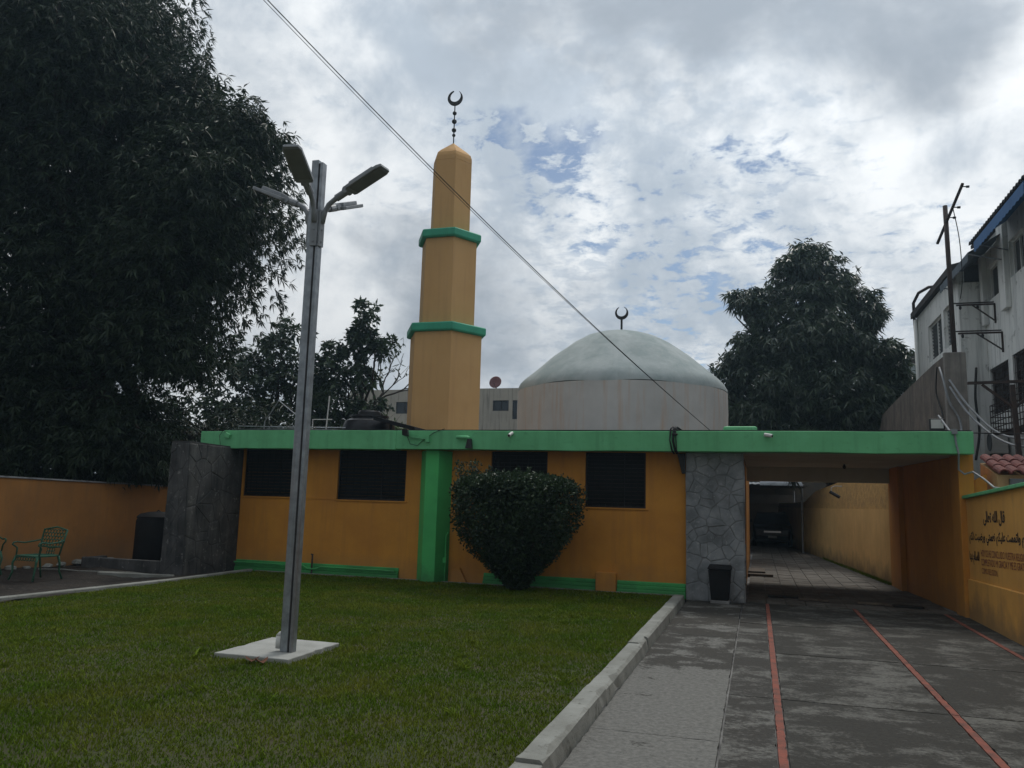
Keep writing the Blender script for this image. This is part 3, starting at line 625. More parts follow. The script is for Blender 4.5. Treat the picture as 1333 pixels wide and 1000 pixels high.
for i in range(2600):
    t = rng.random(); y = 20.3 + t*9.5; x = 2.91 - (y-20.4)*.079 - abs(rng.normal(0, .05)) - .01; h = .03 + .06*rng.random(); a = rng.random()*6.28
    mb.v += [(x-.006*math.cos(a), y-.006*math.sin(a), 0), (x+.006*math.cos(a), y+.006*math.sin(a), 0), (x+rng.normal(0, .02), y+rng.normal(0, .02), h)]; mb.f.append((3*i, 3*i+1, 3*i+2))
tag(ob('weeds', mb, m_grass, fix=False), 'thin strip of green weeds along the foot of the passage wall', 'weeds', kind='stuff')

# ------------------------------------------------------------------ trees
def leaves(lobes, dens, L0, W0, k, droop, seed, spread=1.15, fill=0.5):
    r_ = np.random.default_rng(seed); C = []; D = []
    for (cx, cy, cz, rx, ry, rz) in lobes:
        n = int(dens * 4.2 * (rx*ry + rx*rz + ry*rz) / 3 * 3)
        m = max(7, n//26); sd = r_.normal(size=(m, 3)); sd /= np.linalg.norm(sd, axis=1)[:, None]
        sc_ = sd * (.62 + .38*r_.random((m, 1))); ss = .16 + .16*r_.random((m, 1))      # boughs: sub-clumps of their own size
        i = r_.integers(0, m, n); loc = sc_[i] + r_.normal(size=(n, 3))*ss[i]*np.array([1, 1, .75])
        inner = r_.random(n) < fill*.5; q = r_.normal(size=(n, 3)); q *= (.7*r_.random((n, 1))**.5)/np.linalg.norm(q, axis=1)[:, None]
        loc = np.where(inner[:, None], q, loc); rr = np.linalg.norm(loc, axis=1, keepdims=True); loc *= np.minimum(1, 1.18/np.maximum(rr, 1e-6))
        d = loc/np.maximum(rr, 1e-6)
        C.append(np.array([cx, cy, cz]) + loc*np.array([rx, ry, rz])); D.append(d)
    C = np.concatenate(C); D = np.concatenate(D); n = len(C)
    D = D*.8 + r_.normal(0, .35, (n, 3)) + np.array([0, 0, .25]); D /= np.linalg.norm(D, axis=1)[:, None]
    ref = np.where(np.abs(D[:, 2:3]) < .9, np.array([[0, 0, 1.]]), np.array([[1., 0, 0]]))
    U = np.cross(D, ref); U /= np.linalg.norm(U, axis=1)[:, None]; Wv = np.cross(D, U)
    ph = (np.arange(k)/k*2*np.pi)[None, :] + r_.random((n, 1))*6.28 + r_.normal(0, .25, (n, k)); th = spread*(.55 + .6*r_.random((n, k)))
    l = D[:, None]*np.cos(th)[..., None] + (U[:, None]*np.cos(ph)[..., None] + Wv[:, None]*np.sin(ph)[..., None])*np.sin(th)[..., None]
    l[..., 2] -= droop*(.6+.8*r_.random((n, k))); l /= np.linalg.norm(l, axis=2)[..., None]
    s = np.cross(l, np.array([0, 0, 1.]) + .6*r_.normal(size=(n, k, 3))); s /= np.linalg.norm(s, axis=2)[..., None] + 1e-9
    L = L0*(.55 + .6*r_.random((n, k, 1)))*(.7 + .6*r_.random((n, 1, 1))); w = W0*(.8+.4*r_.random((n, k, 1)))
    b = C[:, None] + l*L*.06; mid = b + l*L*.42; tip = b + l*L + np.array([0, 0, -1.])*L*.28*droop
    P = np.stack([b + 0*l, mid + s*w, tip, mid - s*w], 2).reshape(-1, 4, 3)
    q = np.arange(len(P))[:, None]*4
    T = np.concatenate([q + np.array([0, 1, 2]), q + np.array([0, 2, 3])])
    return fast_mesh('crown', P.reshape(-1, 3), T, 3)
def branch_pts(a, b, n=7, wob=.12, sag=0.0, rnd=random):
    a, b = Vector(a), Vector(b); l = (b-a).length
    return [a.lerp(b, i/n) + (Vector((rnd.gauss(0, wob), rnd.gauss(0, wob), rnd.gauss(0, wob*.5)))*l*.12 if 0 < i < n else Vector()) + Vector((0, 0, sag*math.sin(math.pi*i/n))) for i in range(n+1)]
def tree(name, label, base, fork, lobes, mat, dens, L0, W0, k, droop, seed, r0=.35, group=None, fill=.5, spread=1.15, cat='tree'):
    t = thing(name, label, cat, base, group=group); rnd = random.Random(seed)
    pts = branch_pts(base, fork, 7, .15, 0, rnd)
    ob('trunk', MB().tube(pts, [r0*(1.25 if i == 0 else 1 - .35*i/7) for i in range(8)], 12), m_bark, t, smooth=True)
    mb = MB()
    for (cx, cy, cz, rx, ry, rz) in lobes:
        end = Vector((cx, cy, cz)); st = Vector(pts[rnd.choice((5, 6, 7))]); p = branch_pts(st, end, 7, .3, .2, rnd)
        mb.tube(p, [r0*.5*(1 - .8*i/7) for i in range(8)], 8)
        for _ in range(5):
            q = p[rnd.choice((3, 4, 5, 6))]; e = end + Vector((rnd.uniform(-1, 1)*rx, rnd.uniform(-1, 1)*ry, rnd.uniform(-.6, 1)*rz))*.85
            mb.tube(branch_pts(q, e, 4, .3, 0, rnd), [r0*.16*(1-.8*i/4) for i in range(5)], 5)
    ob('limbs', mb, m_bark, t, smooth=True)
    cr = ob('crown', leaves(lobes, dens, L0, W0, k, droop, seed, spread, fill), mat, t)
    return t
m_leaf = M('mango_leaf', (0.052, 0.082, 0.042), (0.034, 0.056, 0.032), 0.9, 0.38, 0.0, island=0.45, trans=0.18, spec=0.6)
m_leafd = M('dark_mango_leaf', (0.036, 0.058, 0.028), (0.022, 0.038, 0.020), 0.9, 0.5, 0.0, island=0.5, trans=0.14, spec=0.3)
m_leaf2 = M('broad_leaf', (0.052, 0.085, 0.040), (0.034, 0.056, 0.030), 0.9, 0.4, 0.0, island=0.4, trans=0.2, spec=0.3)
m_leaf3 = M('pale_leaf', (0.075, 0.12, 0.035), (0.05, 0.085, 0.03), 0.9, 0.5, 0.0, island=0.4, trans=0.2, spec=0.3)
big = [(-11.85, 16, 10.25, 1.05, 1.2, .95), (-16.2, 16, 13.2, 1.9, 2.2, 2.0), (-14.2, 16.2, 11.6, 1.25, 1.6, 1.2), (-13.0, 16.2, 10.2, 1.4, 1.6, 1.2), (-12.55, 15.6, 8.7, 1.6, 1.9, 1.3), (-13.2, 15.5, 7.0, 1.5, 1.9, 1.3), (-13.6, 15.8, 5.2, 1.4, 1.7, 1.3),
       (-14.9, 16.0, 3.0, 1.8, 1.5, 1.15), (-16.5, 16, 10.2, 2.9, 2.6, 2.6), (-16.6, 16, 6.8, 2.7, 2.4, 2.3), (-17.3, 15.6, 3.9, 2.3, 2.0, 2.1), (-19.2, 15, 9.2, 2.9, 2.6, 2.7), (-18.9, 15, 13.4, 3.0, 2.8, 2.6),
       (-20, 15.2, 5.2, 2.6, 2.5, 2.5), (-15.2, 18.2, 9.0, 3.0, 2.4, 3.2), (-18.0, 17.5, 15.4, 2.4, 2.4, 1.7), (-16.2, 14.2, 12.3, 2.2, 1.8, 1.9),
       (-15.3, 16.2, 2.3, 1.5, 1.2, 1.0), (-17.6, 15.4, 2.4, 2.0, 1.4, 1.1), (-15.6, 18.5, 2.2, 2.2, 1.3, 1.6), (-13.6, 19.5, 2.4, 1.9, 1.4, 1.7), (-19.8, 15.2, 2.5, 2.0, 1.6, 1.4)]
tree('mango_tree', 'huge dark mango tree overhanging the boundary wall on the left', (-16.6, 16.8, -.02), (-16.4, 16.4, 5.5), big, m_leafd, 50, .22, .019, 10, .7, 1, .55, fill=.6)
tree('mango_tree', 'dark dense mango tree standing behind the porch roof, right of the dome', (3.5, 32.2, -.02), (2.4, 31.3, 4.0),
     [(1.95, 31, 10.75, .95, 1, .75), (1.15, 31, 10.3, .75, 1, .7), (2.75, 31, 10.2, .8, 1, .75), (-.4, 31, 9.35, .65, .9, .65), (.3, 31, 8.9, .8, 1, .75), (3.65, 31, 9.35, .65, .9, .65), (4.05, 31, 8.6, .6, .9, .6), (1.8, 30.9, 9.0, 1.45, 1.5, 1.2),
      (1.8, 30.8, 7.6, 1.9, 2, 1.4), (.0, 30.9, 7.6, .9, 1.3, .9), (-.7, 31, 6.8, .7, 1.0, .7), (3.5, 30.9, 7.6, 1.1, 1.4, .95), (4.7, 31, 7.0, .7, 1.0, .7), (4.5, 31, 6.0, .9, 1.1, .9), (-1.0, 31, 5.8, .8, 1.1, .8), (.5, 30.7, 5.7, 1.5, 1.9, 1.3),
      (2.6, 30.6, 5.5, 1.6, 1.9, 1.3), (-.7, 31, 4.6, 1.05, 1.3, .9), (3.9, 31, 4.8, 1.1, 1.5, 1.0), (1.2, 30.6, 3.8, 1.7, 1.8, 1.0), (2.9, 31, 3.4, 1.2, 1.5, .9), (-1.3, 31.3, 3.7, .8, 1.1, .8)],
     m_leaf, 30, .30, .03, 9, .8, 2, .4, fill=.55)
tree('broadleaf_tree', 'loose broadleaf tree behind the roof, left of the tall slim one', (-17.2, 26.5, -.02), (-17.2, 26.2, 4.2),
     [(-16.9, 26, 7.6, .9, .9, .95), (-17.2, 26, 6.5, 1.3, 1.2, 1.0), (-18.6, 26, 6.4, 1.15, 1.2, 1.1), (-15.9, 26, 6.3, 1.0, 1.1, .95), (-17.6, 26, 4.9, 1.9, 1.6, 1.2), (-15.6, 26, 4.8, 1.2, 1.2, 1.0), (-19.9, 26, 5.0, 1.4, 1.4, 1.4), (-17.0, 26, 3.5, 2.2, 1.6, 1.0)],
     m_leaf2, 11, .26, .05, 7, .45, 3, .2, fill=.75)
tree('broadleaf_tree', 'tall slim broadleaf tree rising above the roof left of the minaret', (-13.8, 26.6, -.02), (-13.7, 26.3, 4.6),
     [(-13.55, 26, 7.95, .62, .6, .75), (-12.85, 26, 7.0, .62, .6, .55), (-13.6, 26, 7.0, .75, .7, .7), (-14.9, 26, 6.8, .62, .6, .62), (-14.6, 26, 5.9, .8, .8, .8), (-13.7, 26, 5.9, .65, .7, .6), (-14.4, 26, 4.7, 1.2, 1.1, .9), (-13.4, 26, 4.6, .9, .9, .6)],
     m_leaf2, 20, .24, .05, 7, .4, 4, .14, fill=.6)
tree('garden_shrub', 'pale green leafy shrub behind the roof beside the minaret', (-12.2, 25, -.02), (-12.3, 25, 3.0),
     [(-12.3, 25, 3.9, .9, .8, .75), (-13.3, 25, 3.8, .8, .8, .6), (-11.4, 25, 3.7, .7, .7, .6)], m_leaf3, 22, .16, .03, 7, .3, 5, .08, cat='shrub')
# leafless tree
bt = thing('bare_tree', 'nearly leafless tree with thin curving branches beside the minaret', 'tree', (-15.6, 28.5, 0)); rnd = random.Random(21)
mb = MB(); tips = []
def grow(p, d, l, r0, dep):
    pts = [p]; dd = d.copy()
    for i in range(4): dd = (dd + Vector((rnd.gauss(0, .2), rnd.gauss(0, .2), rnd.gauss(.04, .16)))).normalized(); pts.append(pts[-1] + dd*l/4)
    mb.tube(pts, [r0*(1-.45*i/4) for i in range(5)], 5)
    if dep == 0: tips.extend(pts[2:]); return
    for _ in range(3): grow(pts[rnd.choice((2, 3, 4))], (dd + Vector((rnd.gauss(0, .6), rnd.gauss(0, .4), rnd.gauss(.15, .5)))).normalized(), l*.62, r0*.5, dep-1)
mt = MB().tube([(-15.6, 28.5, -.02), (-15.5, 28.4, 2.5), (-15.2, 28.2, 4.2)], [.13, .1, .085], 8)
ob('trunk', mt, m_bark, bt, smooth=True)
grow(Vector((-15.25, 28.2, 4.1)), Vector((.62, 0, .78)), 2.1, .07, 3); grow(Vector((-14.3, 28.2, 5.1)), Vector((.62, 0, .72)), 1.5, .05, 3)
ob('limbs', mb, m_bark, bt, smooth=True)
lf = MB()
for p in tips:
    if rnd.random() < .3:
        for _ in range(2):
            o_ = Vector((rnd.gauss(0, .05), rnd.gauss(0, .05), -.06)); a = rnd.random()*6.28; s_ = Vector((math.cos(a), math.sin(a), 0))*.045
            lf.quad(tuple(p), tuple(p+o_+s_), tuple(p+o_*2.4), tuple(p+o_-s_))
ob('crown', lf, m_leaf2, bt, fix=False)

# clipped bush on the lawn
bush = thing('clipped_bush', 'round topped dark green clipped bush on the lawn before the windows', 'bush', (-4.1, 14.35, .04))
BC = (-4.17, 14.12)
def bush_leaves():
    n = 68000; z = .12 + 2.0*rng.random(n)**.85
    pr_z = [.1, .28, .5, .75, 1.0, 1.25, 1.55, 1.8, 1.95, 2.06, 2.12]; pr_r = [.18, .30, .55, .82, 1.01, 1.14, 1.20, 1.19, 1.10, .88, .4]
    a = rng.random(n)*2*np.pi; rad = np.interp(z, pr_z, pr_r)
    rad = rad*(1 + .05*np.sin(a*5+z*4) + .04*np.sin(a*11-z*7)) * (1 - .85*rng.random(n)**1.5) + rng.normal(0, .02, n)
    top = rng.random(n) < .26; ra = 1.12*np.sqrt(rng.random(n)); z = np.where(top, np.interp(ra, [0, .6, 1.0, 1.16], [2.08, 2.05, 1.97, 1.82]) + rng.normal(0, .035, n), z); rad = np.where(top, ra, rad)
    C = np.c_[BC[0] + rad*np.cos(a), BC[1] + .80*rad*np.sin(a) + .25*np.exp(-z*3), z]
    m = 700; w = np.c_[BC[0]-1.08 + rng.normal(0, .16, m), BC[1] + rng.normal(0, .25, m), 1.8 + .55*rng.random(m)**1.3]
    sp = (np.arange(9)*2.4); w[:, 0] = BC[0] - .95 + .18*np.sin(sp[np.arange(m) % 9]) + .10*rng.normal(0, .35, m)*1.2; w[:, 1] = BC[1] + .2*np.cos(sp[np.arange(m) % 9]) + rng.normal(0, .03, m)
    w2 = np.c_[BC[0] + rng.choice([-.5, .02, .22], 220) + rng.normal(0, .025, 220), BC[1] + rng.normal(0, .04, 220), 2.05 + .2*rng.random(220)]
    C = np.concatenate([C, w, w2]); n = len(C)
    d = rng.normal(size=(n, 3)); d[:, 2] += .3; d /= np.linalg.norm(d, axis=1)[:, None]
    s = np.cross(d, rng.normal(size=(n, 3))); s /= np.linalg.norm(s, axis=1)[:, None]; L = (.042 + .034*rng.random(n))[:, None]
    P = np.stack([C, C + d*L*.5 + s*L*.26, C + d*L, C + d*L*.5 - s*L*.26], 1); q = np.arange(n)[:, None]*4
    return fast_mesh('crown', P.reshape(-1, 3), np.concatenate([q+np.array([0, 1, 2]), q+np.array([0, 2, 3])]), 3)
m_bleaf = M('bush_leaf', (0.032, 0.060, 0.022), (0.020, 0.036, 0.016), 2.5, 0.5, 0.0, island=0.5, trans=0.15, spec=0.3)
ob('crown', bush_leaves(), m_bleaf, bush)
mb = MB(); rnd = random.Random(4)
for i in range(22):
    a = rnd.random()*6.28; rr = rnd.uniform(.3, 1.0); e = (BC[0]+rr*math.cos(a), BC[1]+.75*rr*math.sin(a), rnd.uniform(1.0, 1.9))
    mb.tube(branch_pts((BC[0]+rnd.gauss(0, .05), BC[1]+.22+rnd.gauss(0, .05), .03), e, 5, .3, 0, rnd), [.03, .024, .018, .013, .009, .005], 6)
for i in range(9):
    x = BC[0]-.95+.18*math.sin(i*2.4); y = BC[1]+.2*math.cos(i*2.4); mb.tube([(x*.9+BC[0]*.1, y, 1.6), (x, y, 2.33)], [.008, .003], 5)
ob('stems', mb, m_bark, bush, smooth=True)

# ------------------------------------------------------------------ lamp post
lamp = thing('lamp_post', 'tall grey steel lamp post with four tilted flat lamp heads on the lawn', 'lamp post', (-4.5, 7.36, .1))
LX, LY = -4.5, 7.36
ob('post', MB().box(LX-.074, LX+.010, LY-.045, LY+.045, .10, 5.25).box(LX+.028, LX+.062, LY-.04, LY+.045, .10, 5.22), m_steel, lamp, bevel=.006)
ob('post_web', MB().box(LX+.009, LX+.029, LY-.035, LY+.05, .10, 5.21), m_groove, lamp)
ob('base_cap', MB().tube([(LX-.10, LY-.02, .13), (LX-.10, LY-.02, .25)], .035, 10).tube([(LX-.10, LY-.02, .25), (LX-.09, LY-.02, .29)], [.035, .01], 10), m_white, lamp, smooth=True)
for az, z0, nm in ((-8, 4.66, 0), (88, 4.66, 1), (172, 4.66, 2), (281, 4.66, 3)):
    c, s_ = math.cos(R(az)), math.sin(R(az)); mt = Matrix.Translation((LX, LY, z0)) @ Matrix.Rotation(R(az), 4, 'Z')
    off = (.062, .046, .075, .046)[nm]
    br = MB().box(off, off+.02, -.038, .038, -.38, .02, mt)
    for zz in (-.33, -.2, -.05): br.tube([tuple(mt @ Vector((off+.02, 0, zz))), tuple(mt @ Vector((off+.028, 0, zz)))], .01, 6)
    arm = ob('arm', br, m_steel_l, lamp)
    pts = [(off+.02, 0, -.12), (off+.045, 0, .0), (off+.09, 0, .075), (off+.17, 0, .125), (off+.23, 0, .152)]
    ob('arm_tube', MB().tube([tuple(mt @ Vector(p)) for p in pts], .028, 10), m_steel_l, arm, smooth=True)
    hm = mt @ Matrix.Translation((off+.19, 0, .135)) @ Matrix.Rotation(R(-24), 4, 'Y')
    hd = MB().tube([tuple(hm @ Vector((.0, 0, .0))), tuple(hm @ Vector((.14, 0, .0)))], .04, 10).tube([tuple(hm @ Vector((.15, -.045, .005))), tuple(hm @ Vector((.15, .045, .005)))], .04, 12)
    kn = ob('knuckle', hd, m_steel_l, arm, auto=True)
    pl = [(.17, -.085), (.2, -.10), (.60, -.10), (.65, -.075), (.65, .075), (.60, .10), (.2, .10), (.17, .085)]
    head = ob('lamp_head', MB().prism(pl, lambda u, v, d: tuple(hm @ Vector((u, v, d))), -.03, .005), m_steel_l, lamp, bevel=.005)
    ob('heat_sink', MB().box(.22, .54, -.06, .06, .006, .05, hm), m_steel_l, head, bevel=.008)
    ob('lens', MB().box(.22, .62, -.08, .08, -.034, -.029, hm), m_lens, head)
tag(ob('lamp_slab', rough_plate(-5.12, -4.29, 7.02, 8.02, -.03, .10, .006), m_slabw, bevel=.01), 'pale square concrete slab in the grass under the lamp post', 'slab')
# fallen leaf at slab edge
for (x, y, a, c) in ((-4.62, 6.93, .4, (.14, .06, .03)), (-4.50, 6.9, 1.2, (.2, .07, .04))):
    t = MB(); n = 8
    for i in range(n):
        q = i/n*6.28; t.v.append((x + .07*math.cos(q)*math.cos(a) - .035*math.sin(q)*math.sin(a), y + .07*math.cos(q)*math.sin(a) + .035*math.sin(q)*math.cos(a), .10 + .025*math.cos(q*2)))
    t.v.append((x, y, .085)); t.f = [(i, (i+1) % n, n) for i in range(n)]
    tag(ob('fallen_leaf', t, M('dry_leaf', (.16, .065, .035), None, 12, .8, 0)), ('left' if x < -4.55 else 'right') + ' one of two brown fallen leaves before the lamp slab', 'leaf', 'fallen leaves by the lamp slab')

# ------------------------------------------------------------------ garden chairs
def make_chair(label, loc, rz):
    t = thing('garden_chair', label, 'chair', loc, rz, 'green cast iron chairs by the boundary wall')
    def P(name, mb, **k): return ob(name, mb, m_iron_g, t, local=True, **k)
    # local: seat faces -Y
    seat = MB().tube([(-.25, -.24, .42), (.25, -.24, .42), (.27, 0, .42), (.23, .22, .42), (-.23, .22, .42), (-.27, 0, .42), (-.25, -.24, .42)], .016, 6)
    for i in range(-5, 6):
        x = i*.044
        seat.tube([(x, -.24, .425), (x+.022, -.09, .42), (x-.022, .06, .42), (x, .22, .425)], .010, 5)
    for j in range(-3, 4): seat.tube([(-.25, j*.065, .422), (0, j*.065+.02, .418), (.25, j*.065, .422)], .009, 5)
    P('seat', seat, smooth=True)
    ap = MB()
    for i in range(8): x = -.21+i*.06; ap.tube([(x+.028*math.cos(a), -.25, .375+.032*math.sin(a)) for a in np.linspace(0, 6.28, 9)], .008, 4)
    P('apron', ap, smooth=True)
    bk = MB().tube([(-.23, .22, .42), (-.26, .27, .70), (-.27, .31, .86), (-.14, .325, .885), (0, .33, .91), (.14, .325, .885), (.27, .31, .86), (.26, .27, .70), (.23, .22, .42)], .016, 6)
    fy = lambda z: .22 + (z-.42)*.2
    for zi in range(5):
        for xi in range(7):
            z = .60+zi*.058; x = -.21+xi*.07 + (.035 if zi % 2 else 0) - .017
            if abs(x) < .25: bk.tube([(x+.036*math.cos(a), fy(z+.034*math.sin(a))+.01, z+.034*math.sin(a)) for a in np.linspace(0, 6.28, 9)], .0085, 4)
    bk.tube([(-.255, fy(.57), .57), (0, fy(.55), .55), (.255, fy(.57), .57)], .013, 5)
    for zi in range(2):
        for xi in range(3): z = .46+zi*.055; x = -.06+xi*.06; bk.tube([(x+.03*math.cos(a), fy(z)+.008, z+.03*math.sin(a)) for a in np.linspace(0, 6.28, 9)], .008, 4)
    P('backrest', bk, smooth=True)
    for s_ in (-1, 1):
        P('armrest', MB().tube([(s_*.265, .27, .68), (s_*.29, .12, .655), (s_*.30, -.05, .635), (s_*.30, -.2, .655), (s_*.30, -.27, .645), (s_*.30, -.285, .61), (s_*.30, -.25, .595), (s_*.28, -.20, .55), (s_*.26, -.22, .43)], .014, 6), smooth=True)
        P('leg', MB().tube([(s_*.24, -.23, .42), (s_*.27, -.27, .30), (s_*.25, -.27, .15), (s_*.28, -.31, .01)], [.026, .02, .015, .02], 7), smooth=True)
        P('leg', MB().tube([(s_*.22, .21, .42), (s_*.23, .25, .28), (s_*.22, .26, .15), (s_*.25, .31, .01)], [.024, .019, .015, .018], 7), smooth=True)
    return t
make_chair('weathered green cast iron garden chair with pierced back, beside the bed kerb', (-12.15, 11.5, .045), R(-2))
make_chair('green cast iron garden chair cut off by the left edge of the photo', (-13.68, 11.7, .045), R(60))

# ------------------------------------------------------------------ things in the dirt bed
tk = thing('water_drum', 'black plastic drum with domed lid behind the stone wing wall', 'drum', (-12.6, 14.95, .04))
ob('body', MB().lathe([(.42, .04), (.44, .1), (.435, 1.0), (.41, 1.06)], (-12.6, 14.95, 0), 28), m_plastic, tk, auto=True)
ob('lid', MB().lathe([(.43, 1.062), (.43, 1.09), (.36, 1.15), (.2, 1.19), (.03, 1.205)], (-12.6, 14.95, 0), 28).tube([(-12.66, 14.95, 1.19), (-12.6, 14.95, 1.23), (-12.54, 14.95, 1.19)], .012, 6), m_plastic, tk, auto=True)
pl = thing('planter_box', 'low dark concrete planter box at the foot of the boundary wall', 'planter', (-12.6, 14.2, .03))
ob('side', MB().box(-13.5, -11.45, 13.85, 13.97, -.02, .25), m_stone_d, pl, bevel=.015); ob('side', MB().box(-13.5, -13.38, 13.975, 14.44, -.02, .245), m_stone_d, pl, bevel=.015)
ob('side', MB().box(-11.57, -11.45, 13.975, 14.44, -.02, .245), m_stone_d, pl, bevel=.015)
ob('soil', MB().box(-13.37, -11.58, 13.98, 14.44, -.02, .17), m_dirt, pl)
tag(ob('garden_hose', MB().tube([(-13.6, 12.9, .06), (-13.2, 13.1, .06), (-12.7, 13.0, .062), (-12.2, 13.15, .06), (-11.7, 13.3, .062), (-11.3, 13.2, .06)], .014, 6), m_kerb, smooth=True), 'thin pale hose lying on the dark soil before the planter', 'hose')
tag(ob('stone_edging', MB().hexa([(-12.0, 12.72, -.02), (-10.6, 13.1, -.02), (-10.62, 13.2, -.02), (-12.05, 12.85, -.02), (-12.0, 12.72, .10), (-10.6, 13.1, .085), (-10.62, 13.2, .085), (-12.05, 12.85, .10)]), m_kerb, bevel=.015), 'short pale concrete edging running from the stone wing wall', 'edging')
for i in range(9):
    pos_ = ('first', 'second', 'third', 'fourth', 'fifth', 'sixth', 'seventh', 'eighth', 'ninth')[i]
    x = -14.05 + random.uniform(0, .12); y = 12.6 + i*.42; s_ = random.uniform(.07, .13)
    mb = MB().lathe([(s_*.5, 0), (s_, s_*.35), (s_*.85, s_*.8), (s_*.3, s_)], (x, y, .02), 7, random.random()); mb.v = [(a+random.gauss(0, .012), b+random.gauss(0, .012), c) for a, b, c in mb.v]
    tag(ob('edge_stone', mb, m_kerb), pos_ + ' pale stone, counted from the left, at the foot of the left boundary wall', 'stone', 'stones along the foot of the left wall')

# rubbish bin
bn = thing('rubbish_bin', 'black plastic rubbish bin against the stone pier', 'bin', (-.64, 14.74, 0))
ob('base', MB().box(-.80, -.48, 14.62, 14.86, .004, .06), m_mortar, bn, bevel=.008)
ob('body', MB().hexa([(-.79, 14.62, .061), (-.49, 14.62, .061), (-.49, 14.86, .061), (-.79, 14.86, .061), (-.83, 14.58, .58), (-.45, 14.58, .58), (-.45, 14.9, .58), (-.83, 14.9, .58)]), m_plastic, bn, bevel=.02)
ob('lid', MB().hexa([(-.85, 14.56, .582), (-.43, 14.56, .582), (-.43, 14.92, .582), (-.85, 14.92, .582), (-.82, 14.59, .64), (-.46, 14.59, .64), (-.46, 14.89, .65), (-.82, 14.89, .65)]), m_plastic, bn, bevel=.015)

# boards on the passage threshold
m_wood = M('worn_board', (.16, .13, .10), (.07, .055, .045), 6, .9, .4, 30); m_woodd = M('dark_board', (.03, .028, .026), (.015, .014, .013), 6, .9, .4, 30)
for (x0, x1, y, mt, lb) in ((.16, .70, 16.3, m_woodd, 'dark flat board on the passage floor nearest the stone pier'), (.72, 1.2, 16.0, m_wood, 'pale flat board beside the dark board near the stone pier'),
                            (1.68, 2.2, 15.95, m_wood, 'pale flat board in the middle right of the passage threshold'), (2.24, 2.72, 15.8, m_woodd, 'dark flat board nearest the porch side wall')):
    tag(ob('floor_board', MB().box(x0, x1, y-.09, y+.09, .007, .04), mt, bevel=.005), lb, 'board', 'boards on the passage threshold')

# ------------------------------------------------------------------ on the roof and the fascia
wt = thing('roof_tank', 'black ribbed water tank on the roof left of the minaret', 'water tank', (-8.7, 17.2, 2.93))
ob('body', MB().lathe([(.60, 2.935), (.62, 3.0), (.60, 3.06), (.62, 3.12), (.61, 3.28), (.56, 3.40), (.44, 3.47), (.40, 3.48)], (-8.75, 17.2, 0), 32), m_tank, wt, auto=True)
ob('neck', MB().lathe([(.40, 3.481), (.40, 3.55), (.27, 3.56), (.27, 3.62), (.24, 3.66), (.06, 3.68)], (-8.75, 17.2, 0), 28), m_tank, wt, auto=True)
ob('rib', MB().lathe([(.3, 3.5), (.46, 3.50), (.46, 3.545), (.3, 3.55)], (-8.75, 17.2, 0), 12), m_tank, wt)
tag(ob('tilted_panel', MB().hexa([(-8.2, 16.3, 3.36), (-7.15, 16.3, 3.10), (-7.15, 17.0, 3.10), (-8.2, 17.0, 3.36), (-8.2, 16.3, 3.44), (-7.2, 16.3, 3.20), (-7.2, 17.0, 3.20), (-8.2, 17.0, 3.44)]).bar((-7.9, 16.6, 2.93), (-7.9, 16.6, 3.3), .04).bar((-7.3, 16.6, 2.93), (-7.3, 16.6, 3.12), .04), m_plastic), 'black tilted panel beside the roof tank', 'panel')
tag(ob('roof_pipe', MB().tube([(-10.72, 14.95, 2.97), (-10.72, 14.95, 3.09), (-9.7, 15.0, 3.07), (-8.2, 15.05, 3.06)], .014, 6).tube([(-10.9, 14.99, 3.02), (-9.5, 15.05, 3.03), (-6.9, 15.1, 3.0)], .012, 6), m_steel, smooth=True), 'thin steel pipe running along the roof edge at the left', 'pipe')
an = thing('roof_aerial', 'thin bent metal aerial frame on the roof at the left', 'aerial', (-10.7, 16.5, 2.93))
ob('frame', MB().tube([(-11.15, 16.5, 2.93), (-11.12, 16.5, 3.35), (-10.78, 16.5, 3.84), (-10.3, 16.5, 3.50), (-10.2, 16.5, 2.93)], .016, 6), m_steel, an)
ob('mast', MB().tube([(-9.55, 16.6, 2.93), (-9.5, 16.6, 3.95)], .016, 6).tube([(-9.9, 16.6, 2.93), (-9.9, 16.6, 3.4), (-9.4, 16.6, 3.4)], .014, 6), m_white, an)
fl = thing('wall_floodlight', 'small dark floodlight on a green bracket on the fascia above the buttress', 'floodlight', (-6.4, 14.5, 2.8))
ob('bracket', MB().bar((-6.56, 14.56, 2.86), (-6.15, 14.56, 2.80), .03, .03).box(-6.17, -6.10, 14.54, 14.599, 2.74, 2.86), m_grn, fl)
ob('lamp', MB().hexa([(-6.62, 14.42, 2.86), (-6.50, 14.42, 2.86), (-6.52, 14.55, 2.84), (-6.60, 14.55, 2.84), (-6.62, 14.40, 2.98), (-6.50, 14.40, 2.98), (-6.53, 14.55, 2.95), (-6.59, 14.55, 2.95)]), m_black, fl, bevel=.01)
ob('wire', MB().tube([(-6.56, 14.55, 2.84), (-6.5, 14.57, 2.70), (-6.35, 14.58, 2.67), (-6.2, 14.58, 2.80), (-6.0, 14.58, 2.93), (-5.8, 14.6, 3.0)], .006, 5), m_cable, fl)
sp_ = thing('drain_spout', 'green drain spout with dark mouth on the fascia right of the buttress', 'spout', (-5.4, 14.5, 2.8))
ob('pipe', MB().tube([(-5.52, 14.54, 2.83), (-5.30, 14.54, 2.83), (-5.26, 14.54, 2.81)], .035, 10), m_grn, sp_, smooth=True); ob('mouth', MB().hexa([(-5.33, 14.50, 2.62), (-5.20, 14.50, 2.62), (-5.20, 14.58, 2.62), (-5.33, 14.58, 2.62), (-5.29, 14.51, 2.80), (-5.22, 14.51, 2.80), (-5.22, 14.58, 2.80), (-5.29, 14.58, 2.80)]), m_black, sp_)
